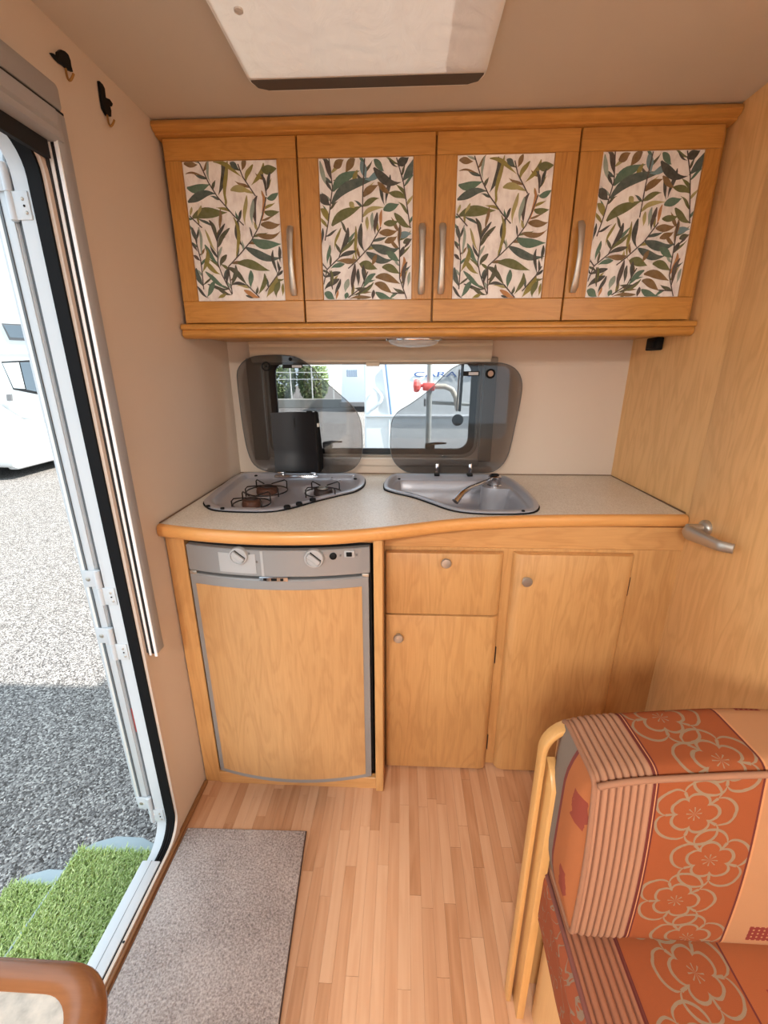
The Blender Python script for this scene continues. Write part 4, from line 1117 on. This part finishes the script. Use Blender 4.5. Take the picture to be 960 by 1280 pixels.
# ================================================================== SOFA
def fabric(name, u_bands, flowers, tile=.165, rib_shade=True):
    """UV in metres: u across, v along the unrolled profile"""
    m = Mat(name, rough=.9, spec=.15)
    uv = m.node('ShaderNodeUVMap', uv_map='UV').outputs[0]
    sp = m.node('ShaderNodeSeparateXYZ', _0=uv)
    u, v = m.x(sp.outputs[0]), m.x(sp.outputs[1])
    nz = m.noise(uv, 26, 3)
    weave = m.noise(m.mapping(uv, (1, 1, 1)), 900, 2, .7)
    base = srgb(144, 74, 40)
    col = m.mix(1.0, base, base)
    for (a, b_, c) in u_bands:
        col = m.mix(u.between(a, b_), col, c)
    rib = ((u * (math.pi / RIB[name])).sin().abs() < .42) * (u < FB_LIM[name][0] - .008)
    col = m.mix(rib * .55, col, srgb(112, 70, 56))
    # flowers, repeated along v
    vm = v.mod(tile)
    mask = None; lw = .0022
    uw = u + (m.x(nz) - .5) * .008; vw = vm + (m.x(nz) - .5) * .008
    for (fu, fv, R_, ph) in flowers:
        for k in (-1, 0, 1):
            if not (-R_ < fv + k * tile < tile + R_): continue
            du, dv = uw - fu, vw - (fv + k * tile)
            r = (du * du + dv * dv).sqrt(); th = dv.atan2(du)
            lob = ((th * 2.5 + ph).cos()).abs().f('POWER', .55)
            for (R1, amp) in ((R_, .34), (R_ * .60, .36)):
                rad = (lob * amp + (1 - amp)) * R1
                q = (r - rad).abs() < lw
                mask = q if mask is None else mask.max(q)
            pet = ((th * 2.5 + ph).cos().abs() < .16) * r.between(R_ * .40, R_ * .68)
            cen = ((th * 4.0).sin().abs() < .35) * (r < R_ * .2)
            mask = mask.max(pet).max(cen)
    fa, fb_ = FB_LIM[name]
    mask = mask * u.between(fa, fb_)
    col = m.mix(mask, col, srgb(138, 116, 92))
    # dark red woven check spots on the tan band
    su = (u - (fb_ + .055)).abs() < .019; vv = v.mod(.21); sv = (vv - .13).abs() < .016
    chk = ((u * 800.0).sin() > -.5).max((v * 800.0).sin() > -.2)
    col = m.mix(su * sv * chk, col, srgb(126, 48, 40))
    col = m.mix(m.x(weave) * .22, col, (.10, .05, .03))
    m.set('color', col)
    m.bump(weave, .25, .0008)
    return m.m
BN = srgb(96, 40, 36)
RIB = {'sofa_back_fabric': .0098, 'sofa_seat_fabric': .0115}
FB_LIM = {'sofa_back_fabric': (.086, .222), 'sofa_seat_fabric': (.088, .235)}
tan = srgb(194, 134, 90)
bands_b = [(-1, .078, srgb(168, 122, 94)), (.078, .082, BN), (.082, .0835, tan), (.0835, .086, BN), (.222, .225, BN), (.225, .228, tan), (.228, .40, srgb(174, 124, 86)), (.40, .403, srgb(88, 84, 70)), (.403, .9, srgb(150, 132, 104))]
MT['sofa_back'] = fabric('sofa_back_fabric', bands_b, [(.138, .035, .056, .2), (.172, .118, .055, 1.1)])
bands_s = [(-1, .075, srgb(148, 94, 68)), (.075, .082, BN), (.235, .238, BN), (.238, .9, srgb(152, 82, 46))]
MT['sofa_seat'] = fabric('sofa_seat_fabric', bands_s, [(.14, .04, .058, .5), (.18, .13, .058, 1.4)], .18)
def end_mat():
    m = Mat('sofa_end_fabric', rough=.9, spec=.15)
    sp = m.node('ShaderNodeSeparateXYZ', _0=m.node('ShaderNodeUVMap', uv_map='UV').outputs[0])
    y, z = m.x(sp.outputs[0]), m.x(sp.outputs[1])
    w_ = m.noise(m.obj(), 900, 2, .7); n = m.noise(m.obj(), 30, 3)
    col = m.mix(y > .528, srgb(170, 102, 62), srgb(126, 112, 100))
    col = m.mix(y.between(.524, .531), col, srgb(120, 60, 56))
    red = ((y - .482).abs() + (m.x(n) - .5) * .03 < .013) * ((z - .688).abs() < .026) + ((y - .487).abs() + (m.x(n) - .5) * .03 < .009) * ((z - .53).abs() < .024)
    col = m.mix(red.min(1.0), col, srgb(140, 66, 52))
    col = m.mix(m.x(w_) * .2, col, (.1, .05, .03))
    m.set('color', col); m.bump(w_, .25, .0008)
    return m.m
MT['sofa_end'] = end_mat()
def seat_end_mat():
    m = Mat('sofa_seat_end_fabric', rough=.9, spec=.15)
    o = m.obj(); w_ = m.noise(o, 900, 2, .7)
    n = m.noise(o, 24, 1, .4, 1.6)
    line = (m.x(n) - .5).abs() < .018
    col = m.mix(line, srgb(150, 78, 50), srgb(136, 112, 92))
    col = m.mix(m.x(w_) * .2, col, (.1, .05, .03))
    m.set('color', col); m.bump(w_, .25, .0008)
    return m.m
MT['seat_end'] = seat_end_mat()
MT['piping'] = simple('piping_cord', srgb(146, 102, 76), .9)
MT['piping_dark'] = simple('piping_cord_dark', srgb(110, 62, 52), .9)

def corner_path(pts, rad, n=6):
    """round the corners of a closed 2-D polygon"""
    out = []; m = len(pts)
    for i in range(m):
        p, a, b_ = Vector(pts[i]), Vector(pts[i - 1]), Vector(pts[(i + 1) % m])
        r = rad[i]; d1 = (a - p).normalized(); d2 = (b_ - p).normalized()
        A, Q_ = p + d1 * r, p + d2 * r
        for k in range(n + 1):
            t = k / n; out.append(A * (1 - t) ** 2 + p * 2 * t * (1 - t) + Q_ * t * t)
    return out
def resample(lp, step):
    out = []; n = len(lp)
    for i in range(n):
        a, b_ = lp[i], lp[(i + 1) % n]; k = max(1, int((b_ - a).length / step))
        for j in range(k): out.append(a.lerp(b_, j / k))
    return out
def cushion(name, root, prof, xa, xb, ribw, period, mat, end, bulge, deform=None, vstart=0, pipe=None, uvend=False):
    """prof: closed (y,z) loop; returns nothing, adds cover, end panel, piping"""
    n = len(prof); cen = sum(prof, Vector((0, 0))) / n
    vs = [0]
    for i in range(n): vs.append(vs[-1] + (prof[(i + 1) % n] - prof[i]).length)
    xs = []; x = xa
    while x < xb - 1e-6:
        xs.append(x); x += (period / 8 if x - xa < ribw else .012)
    xs.append(xb)
    nrm = []
    for i in range(n):
        t = (prof[(i + 1) % n] - prof[i - 1]).normalized(); k = Vector((t.y, -t.x))
        if (prof[i] - cen).dot(k) < 0: k = -k
        nrm.append(k)
    b = bmesh.new(); uvl = b.loops.layers.uv.new('UV'); rows = []
    for x in xs:
        s = x - xa; ins = .006 * math.exp(-s / .006)
        row = []
        for i in range(n):
            amp = 0
            if s < ribw: amp = .0046 * abs(math.sin(math.pi * s / period)) ** .7 - .0030
            p = prof[i] + nrm[i] * (amp - ins)
            q = Vector((x, p.x, p.y))
            if deform: q = deform(q)
            row.append(b.verts.new(q))
        rows.append(row)
    for a in range(len(xs) - 1):
        for i in range(n):
            j = (i + 1) % n
            f = b.faces.new((rows[a][i], rows[a][j], rows[a + 1][j], rows[a + 1][i]))
            for lp_, (xx, ii) in zip(f.loops, ((a, i), (a, i + 1), (a + 1, i + 1), (a + 1, i))): lp_[uvl].uv = (xs[xx] - xa, vs[ii] + vstart)
    b.faces.new(rows[-1])
    cv = place_mesh(name, b, mat, root, smooth=75)
    # end panel
    b = bmesh.new(); uvl = b.loops.layers.uv.new('UV'); R = []
    for k in range(7):
        t = k / 6 * .97; row = []
        for i in range(n):
            p = (prof[i] - nrm[i] * .006).lerp(cen, t); q = Vector((xa - bulge * math.sin(math.pi / 2 * min(1, t * 1.9)), p.x, p.y))
            if deform: q = deform(q)
            row.append(b.verts.new(q))
        R.append(row)
    for A, Q_ in zip(R, R[1:]):
        for i in range(n): b.faces.new((A[i], A[(i + 1) % n], Q_[(i + 1) % n], Q_[i]))
    b.faces.new(R[-1])
    for f in b.faces:
        for lp_ in f.loops: lp_[uvl].uv = (lp_.vert.co.y, lp_.vert.co.z)
    place_mesh('end_panel', b, end, cv, smooth=75)
    pts = []
    for i in range(n):
        p = prof[i] - nrm[i] * .004; q = Vector((xa + .001, p.x, p.y)); pts.append(deform(q) if deform else q)
    place_mesh('piping', tube(bmesh.new(), pts, .0042, 7, True), pipe or MT['piping'], cv, smooth=60)
    return cv

sf = thing('sofa', 'orange patterned caravan bench sofa with bentwood end frame', 'sofa', (1.2, .3, 0))
# wooden base and end frame
place_mesh('base_panel', B(.938, .956, -.45, .56, .0, .325, .002, 1), MT['side_wood'], sf)
place_mesh('base_box', B(.956, 1.95, -.44, .58, .0, .322), MT['side_wood'], sf)
pt = [(.889, 0)] ; R_ = .062; zt = .752
ctr = (.889 + R_, zt - R_)
for k in range(11):
    a = math.pi - math.pi / 2 * k / 10; pt.append((ctr[0] + R_ * math.cos(a), ctr[1] + R_ * math.sin(a)))
pt += [(.965, zt), (1.0, zt)]
th_ = .0095; b = bmesh.new(); secs = []
for i, p in enumerate(pt):
    a = Vector(pt[max(0, i - 1)]); c = Vector(pt[min(len(pt) - 1, i + 1)]); t = (c - a).normalized(); nn = Vector((t.y, -t.x))
    q = Vector(p) + nn * th_
    secs.append([b.verts.new((p[0], .574, p[1])), b.verts.new((q.x, .574, q.y)), b.verts.new((q.x, .597, q.y)), b.verts.new((p[0], .597, p[1]))])
for A, Q_ in zip(secs, secs[1:]):
    for k in range(4): b.faces.new((A[k], A[(k + 1) % 4], Q_[(k + 1) % 4], Q_[k]))
b.faces.new(secs[0]); b.faces.new(secs[-1])
bmesh.ops.recalc_face_normals(b, faces=b.faces[:])
ee = [e for e in b.edges if abs(e.verts[0].co.y - e.verts[1].co.y) < 1e-6 and len(e.link_faces) == 2 and e.link_faces[0].normal.angle(e.link_faces[1].normal) > 1.0]
bmesh.ops.bevel(b, geom=ee, offset=.0025, segments=2, affect='EDGES', profile=.5)
place_mesh('bentwood_frame', b, MT['beech'], sf, smooth=40)
lp_ = [Vector((.9035, .549, 0)), Vector((.9035, .549, .640)), Vector((.9035, .566, .665)), Vector((.9035, .590, .672)), Vector((.9035, .590, 0))]
place_mesh('end_board', prism(bmesh.new(), lp_, (.016, 0, 0), .002, 2), MT['beech'], sf, smooth=40)
place_mesh('back_board', B(.930, 1.95, .606, .618, .0, .70, .002, 1), MT['maple'], sf)

XA = .925
def sag(q):
    s = max(0.0, q.x - XA); k = math.exp(-s / .075); h = max(0, (q.z - .60) / .18)
    q = q.copy(); q.z -= .030 * k * h * h
    q.z += .004 * h * math.sin(q.x * 17)
    q.y -= .008 * math.sin(max(0, min(1, (q.z - .44) / .33)) * math.pi) * (1 if q.y < .5 else 0)
    return q
bp = resample(corner_path([(.602, .45), (.597, .790), (.470, .795), (.452, .452)], [.012, .028, .024, .02], 6), .012)
bk = cushion('back_cushion', sf, bp, XA, 1.93, .078, .0098, MT['sofa_back'], MT['sofa_end'], .014, sag, 0)
pts = []
for k in range(60):
    x = XA + .002 + k * .017; q = sag(Vector((x, .4660, .7870))); pts.append(q)
place_mesh('seam_piping', tube(bmesh.new(), pts, .0045, 8), MT['piping'], bk, smooth=60)
sp_ = resample(corner_path([(.600, .318), (.600, .445), (-.42, .450), (-.44, .325)], [.02, .02, .03, .03], 6), .02)
sc_ = cushion('seat_cushion', sf, sp_, .918, 1.94, .075, .0115, MT['sofa_seat'], MT['seat_end'], .016, None, 0, MT['piping_dark'])

# ================================================================== OUTSIDE THINGS
WB = simple('white_gelcoat', srgb(196, 200, 202), .3, 0, coat=.2)
WD = simple('tinted_vehicle_glass', srgb(96, 108, 118), .1)
TYRE = simple('tyre_rubber', srgb(30, 30, 32), .8)
GREYP = simple('grey_bumper', srgb(96, 96, 98), .6)
BLUE = simple('blue_lettering', srgb(44, 84, 146), .5)
# -- motor home seen through the doorway
YV = 8.9
mh = thing('motorhome', 'white motor home with overcab window parked across the gravel yard', 'motor home', (-7.2, 9, GZ))
prf = [(-11.8, -.16), (-11.8, 2.3), (-11.0, 2.50), (-6.2, 2.50), (-5.2, 2.35), (-4.7, 2.1), (-4.6, 1.85), (-5.1, 1.72), (-4.4, .82), (-3.5, .55), (-3.3, .2), (-3.4, -.16)]
place_mesh('body', prism(bmesh.new(), [Vector((x, YV, z)) for x, z in prf], (0, 2.1, 0), .05, 3), WB, mh, smooth=40)
place_mesh('underside', B(-11.6, -3.6, YV + .1, YV + 2.0, -.34, -.14), TYRE, mh)
place_mesh('skirt', B(-11.7, -3.45, YV - .015, YV + .02, -.26, -.10, .006), GREYP, mh)
def vq(px): p = ony(px, YV - .004); return Vector((p.x, YV - .004, p.z))
def vpane(name, poly, mat, par, th=-.012): return place_mesh(name, prism(bmesh.new(), [vq(p) for p in poly], (0, th, 0), .003, 1), mat, par, smooth=40)
wf = vpane('window', [(2, 452), (58, 449), (62, 496), (17, 487)], TYRE, mh)
vpane('window_pane', [(4, 454), (24, 453), (32, 486), (18, 485)], simple('pale_glass', srgb(206, 216, 220), .08), wf, -.02)
vpane('window_pane', [(26, 453), (55, 452), (59, 492), (34, 487)], WD, wf, -.02)
uw_ = vpane('overcab_window', [(2, 404), (60, 407), (60, 427), (12, 425)], GREYP, mh)
vpane('window_pane', [(5, 406), (58, 409), (58, 424), (14, 422)], WD, uw_, -.02)
vpane('door_handle', [(9, 493), (15, 493), (16, 501), (10, 501)], GREYP, mh, -.03)
for a, b_ in (((20, 506), (70, 506.8)), ((24, 521), (70, 521.8)), ((0, 441), (70, 442.2)), ((0, 533), (22, 534))):
    vpane('crease', [a, (b_[0], a[1]), b_, (a[0], b_[1])], GREYP if a[1] > 530 else simple('light_grey_seam', srgb(196, 200, 200), .4), mh, -.01)  # crease strips in a light grey close to the body colour
for x in (-10.2, -4.5):
    b = bmesh.new(); lathe(b, (x, YV + .02, GZ + .33), [(.33, .22), (.33, 0), (.30, -.02), (.18, -.02), (.17, 0), (.02, 0)], 28, 'y'); wh = place_mesh('wheel', b, TYRE, mh, smooth=40)
    b = bmesh.new(); lathe(b, (x, YV + .0, GZ + .33), [(.17, .02), (.15, -.01), (.03, -.015)], 20, 'y'); place_mesh('hub_cap', b, MT['steel'], wh, smooth=40)
# -- white car nose at the doorway edge
ca = thing('car', 'white car with rounded front parked before the motor home', 'car', (-8.0, 6.6, GZ))
e0 = onz((8, 604), GZ)
nx = e0.x + .05; ny = e0.y + .15
prf = [(0, .22), (.02, .52), (-.06, .70), (-.32, .82), (-1.0, .93), (-1.7, 1.42), (-3.0, 1.46), (-3.9, 1.0), (-4.1, .9), (-4.15, .25)]
place_mesh('body', prism(bmesh.new(), [Vector((nx + x, ny, GZ + z)) for x, z in prf], (0, 1.65, 0), .12, 4), WB, ca, smooth=50)
place_mesh('bumper', B(nx - .2, nx + .02, ny + .08, ny + 1.57, GZ + .18, GZ + .4, .06, 3), WB, ca, smooth=40)
place_mesh('side_window', prism(bmesh.new(), [Vector((nx + x, ny - .006, GZ + z)) for x, z in ((-1.15, .97), (-1.75, 1.36), (-2.9, 1.38), (-3.4, 1.0))], (0, .01, 0)), WD, ca)
for x in (-.75, -3.3):
    b = bmesh.new(); lathe(b, (nx + x, ny - .01, GZ + .30), [(.30, .2), (.30, 0), (.28, -.02), (.17, -.02), (.16, 0), (.02, 0)], 28, 'y'); place_mesh('wheel', b, TYRE, ca, smooth=40)

# -- neighbour caravan behind the kitchen window
YN = 4.6
nc = thing('neighbour_caravan', 'white caravan with blue lettering just outside the kitchen window', 'caravan', (1.4, 6, GZ))
xl = ony((455, 500), YN).x
prf = [(YN + .02, -.25), (YN, .35), (YN + .05, 1.45), (YN + .35, 2.0), (YN + .8, 2.1), (YN + 4.6, 2.1), (YN + 4.8, 1.2), (YN + 4.7, -.25)]
place_mesh('body', prism(bmesh.new(), [Vector((xl, y, z)) for y, z in prf], (2.2, 0, 0), .02, 3), WB, nc, smooth=40)
def nq(px, dy=.01): p = ony(px, YN + .02); return p
GL = simple('pale_blue_grey', srgb(206, 214, 222), .4)  # pale blue-grey for the body seam and grab handle
p = nq((486, 470)); tub = [(nq((482, 455)).x, YN + .028, nq((482, 455)).z), (nq((489, 518)).x, YN + .008, nq((489, 518)).z)]
place_mesh('corner_rail', tube(bmesh.new(), tub, .010, 8), simple('blue_grey_strip', srgb(96, 126, 168), .4), nc, smooth=60)
a = nq((458, 519)); b_ = nq((640, 525))
place_mesh('belt_trim', B(xl + .01, xl + 2.19, YN - .004, YN + .03, a.z - .016, a.z + .004, .003), simple('pale_trim', srgb(214, 218, 222), .35), nc, smooth=40)
a = nq((487, 530)); place_mesh('seam', B(a.x - .006, a.x + .006, YN - .002, YN + .02, -.2, nq((487, 521)).z - .03), GL, nc)
gv = nq((470, 500)); path = []
for k in range(13):
    t = k / 12; path.append((gv.x - .05 + .11 * math.sin(math.pi * t * .9), YN - .03 + .04 * (abs(t - .5) * 2) ** 4, gv.z - .10 + .22 * t))
place_mesh('grab_handle', tube(bmesh.new(), path, .018, 8), GL, nc, smooth=60)
def lettering(txt, px0, px1, par, mat):
    a, b_ = nq(px0), nq(px1); h = abs(b_.z - a.z)
    cu = bpy.data.curves.new('txt', 'FONT'); cu.body = txt; cu.size = 1; cu.extrude = .004
    to = bpy.data.objects.new('txt', cu); COL.objects.link(to)
    bpy.context.view_layer.update()
    me = bpy.data.meshes.new_from_object(to.evaluated_get(bpy.context.evaluated_depsgraph_get()))
    bpy.data.objects.remove(to); bpy.data.curves.remove(cu)
    xs = [v.co.x for v in me.vertices]; ys = [v.co.y for v in me.vertices]
    x0, x1, y0, y1 = min(xs), max(xs), min(ys), max(ys); bm = bmesh.new(); bm.from_mesh(me); bpy.data.meshes.remove(me)
    for v in bm.verts:
        sx = (v.co.x - x0) / (x1 - x0); sz = (v.co.y - y0) / (y1 - y0)
        z = min(a.z, b_.z) + sz * h
        v.co = Vector((a.x + sx * (b_.x - a.x) + .18 * h * sz, YN + .05 * max(0, (z - .35) / 1.1) - .010 + v.co.z * .5, z))
    return place_mesh('lettering', bm, mat, par)
lt = lettering('CARAVE', (517, 471), (594, 464.5), nc, BLUE); tag(lt, 'blue capital letters')
place_mesh('wheel_box', B(xl + .2, xl + 2.0, YN + 1.9, YN + 2.6, GZ, GZ + .55, .1, 3), TYRE, nc)
for x in (xl + .02, xl + 1.98):
    b = bmesh.new(); lathe(b, (x, YN + 2.3, GZ + .31), [(.31, 0), (.31, .2), (.1, .2)], 24, 'x'); place_mesh('wheel', b, TYRE, nc, smooth=40)

# -- bicycle rack on our own rear wall
YB = D + .30
rk = thing('bike_rack', 'grey tubular bike rack with a red clamp knob outside the kitchen window', 'bike rack', (.85, YB, GZ))
ALR = simple('grey_painted_tube', srgb(168, 176, 178), .4)
p0, p1 = ony((538, 440), YB), ony((534, 600), YB)
place_mesh('post', tube(bmesh.new(), [(p0.x, YB, 1.75), (p0.x, YB, p0.z), (p1.x, YB, p1.z), (p1.x, YB, .45)], .013, 10), ALR, rk, smooth=60)
pa = [ony(q, YB + .01) for q in ((538, 483), (556, 483), (565, 487), (570, 497), (572, 512))]
place_mesh('curved_arm', tube(bmesh.new(), pa, .012, 10), simple('cream_tube', srgb(216, 214, 204), .4), rk, smooth=60)
pa = [ony(q, YB + .02) for q in ((536, 503), (600, 506))]
place_mesh('cross_bar', tube(bmesh.new(), pa, .008, 10), ALR, rk, smooth=60)
RED = simple('red_plastic', srgb(208, 92, 92), .45)
c = ony((537, 483), YB)
place_mesh('clamp', B(c.x - .03, c.x + .022, YB - .022, YB + .022, c.z - .018, c.z + .016, .005), RED, rk, smooth=40)
k0, k1 = ony((531, 482), YB - .005), ony((521, 482), YB - .005)
kb = place_mesh('clamp_screw', tube(bmesh.new(), [k0, k1], .007, 8), RED, rk, smooth=50)
b = bmesh.new(); lathe(b, (k1.x - .012, YB - .005, k1.z), [(.010, .03), (.026, .022), (.030, .010), (.026, 0), (.008, -.004)], 10, 'x')
place_mesh('clamp_knob', b, RED, kb, smooth=30)
place_mesh('post_bracket', B(p1.x - .018, p1.x + .018, D + .032, YB - .008, .50, .54, .004), ALR, rk)
place_mesh('post_bracket', B(p0.x - .018, p0.x + .018, D + .032, YB - .008, 1.64, 1.68, .004), ALR, rk)
c = ony((531, 503), YB); place_mesh('bracket_pin', B(c.x - .004, c.x + .004, YB - .02, YB + .02, c.z - .016, c.z + .016, .002), GREYP, rk)

# -- far side of the yard
YFN = 24.0
fn = thing('yard_fence', 'white post and rail fence along the far edge of the yard', 'fence', (-6, YFN, GZ))
for i in range(14):
    x = -13.5 + i * 1.15
    place_mesh('post', B(x - .03, x + .03, YFN - .03, YFN + .03, GZ + .35, 1.9, .005), MT['white'], fn)
for z in (.9, 1.25, 1.6): place_mesh('rail', B(-13.8, 1.8, YFN - .012, YFN + .012, z - .02, z + .02), MT['white'], fn)
kb_ = place_mesh('kerb', B(-16, 4, YFN - .7, YFN - .1, GZ, GZ + .45, .03), simple('concrete_kerb', srgb(150, 148, 142), .8)); tag(kb_, 'low concrete wall below the white yard fence', 'wall')
hm = Mat('hedge_leaf', rough=.7); nn_ = hm.noise(hm.obj(), 9, 3); hm.set('color', hm.ramp(nn_, [(.3, srgb(52, 74, 36)), (.55, srgb(112, 130, 84)), (.75, srgb(168, 180, 130))]))
hr = random.Random(11)
for i, x in enumerate((-12.2, -10.3, -8.4, -6.5, -4.6)):
    b = bmesh.new()
    for k in range(2600):
        th, ph = hr.uniform(0, 6.283), math.acos(hr.uniform(-1, 1)); r = hr.uniform(.75, 1.0)
        c = Vector((x + 0.90 * r * math.sin(ph) * math.cos(th), YFN + 1.8 + .9 * r * math.sin(ph) * math.sin(th), GZ + 1.45 + (1.35 + .12 * (i % 3)) * r * math.cos(ph)))
        a = Vector((hr.gauss(0, 1), hr.gauss(0, 1), hr.gauss(0, 1))).normalized() * .09; q = a.orthogonal().normalized() * .055
        b.faces.new([b.verts.new(c + a), b.verts.new(c + q), b.verts.new(c - a), b.verts.new(c - q)])
    t = thing('hedge_shrub', 'leafy green shrub behind the white yard fence', 'shrub', (x, YFN + 1.8, GZ), 'shrubs behind the yard fence')
    place_mesh('foliage', b, hm.m, t)
    place_mesh('stem', tube(bmesh.new(), [(x, YFN + 1.8, GZ), (x + .05, YFN + 1.8, GZ + 1.0)], [.08, .05], 7), MT['burner'], t)
YR = 21.0
a, b_ = ony((425, 455), YR), ony((460, 492), YR)
fc = thing('parked_caravan', 'pale parked caravan with a barred window beside the yard fence', 'caravan', ((a.x + b_.x) / 2, YR + 1, GZ))
place_mesh('body', prism(bmesh.new(), [Vector((a.x, YR, -.15)), Vector((a.x + .1, YR, 1.9)), Vector((a.x + .5, YR, 2.15)), Vector((a.x + 4.4, YR, 2.15)), Vector((a.x + 4.6, YR, -.15))], (0, 2.0, 0), .05, 2), simple('pale_blue_panel', srgb(206, 216, 226), .4), fc, smooth=40)
w0, w1 = ony((433, 462), YR), ony((447, 471), YR)
wf = place_mesh('window', B(w0.x, w1.x, YR - .02, YR + .02, w1.z, w0.z, .02), simple('blue_grey_window', srgb(150, 164, 182), .2), fc)
for k in range(5):
    x = w0.x + (w1.x - w0.x) * (k + .5) / 5; place_mesh('window_bar', B(x - .012, x + .012, YR - .03, YR - .018, w1.z, w0.z), simple('bar_grey', srgb(120, 132, 148), .4), wf)
place_mesh('bumper', B(a.x - .05, a.x + 4.6, YR - .05, YR + .1, -.3, -.08, .03), GREYP, fc)
for x in (a.x + .9, a.x + 3.6):
    b = bmesh.new(); lathe(b, (x, YR + .02, GZ + .31), [(.31, .2), (.31, 0), (.1, -.01)], 24, 'y'); place_mesh('wheel', b, TYRE, fc, smooth=40)

# ================================================================== ADDED FILL LAMPS (unseen behind the camera, brighten the interior)
def fill_lamp(x, y, lx, ly, watts, label):
    t = thing('fill_lamp', label, 'lamp', (x, y, ZC - .045), 'added fill lamps on the lounge ceiling')
    place_mesh('fill_lamp_base', prism(bmesh.new(), to3(rrect(x - lx / 2, x + lx / 2, y - ly / 2, y + ly / 2, .05), 'z', ZC - .02), (0, 0, .019), .004, 2), MT['white'], t, smooth=40)
    dm = Mat('fill_lamp_diffuser', color=(.9, .85, .75), emit=(1, .9, .76), estr=3.0)
    place_mesh('diffuser', prism(bmesh.new(), to3(rrect(x - lx / 2 + .012, x + lx / 2 - .012, y - ly / 2 + .012, y + ly / 2 - .012, .04), 'z', ZC - .036), (0, 0, .016), .005, 2), dm.m, t, smooth=40)
    l = bpy.data.lights.new('fill_lamp_light', 'AREA'); l.shape = 'RECTANGLE'; l.size, l.size_y = lx - .03, ly - .03; l.energy = watts; l.color = (1, .96, .90)
    o = bpy.data.objects.new('fill_lamp_light', l); COL.objects.link(o); o.location = (x, y, ZC - .04)
fill_lamp(1.70, -.70, .3, .2, 9, 'added flat rectangular fill lamp over the sofa side')
fill_lamp(.22, -1.25, .3, .5, 38, 'added flat rectangular fill lamp over the table side')
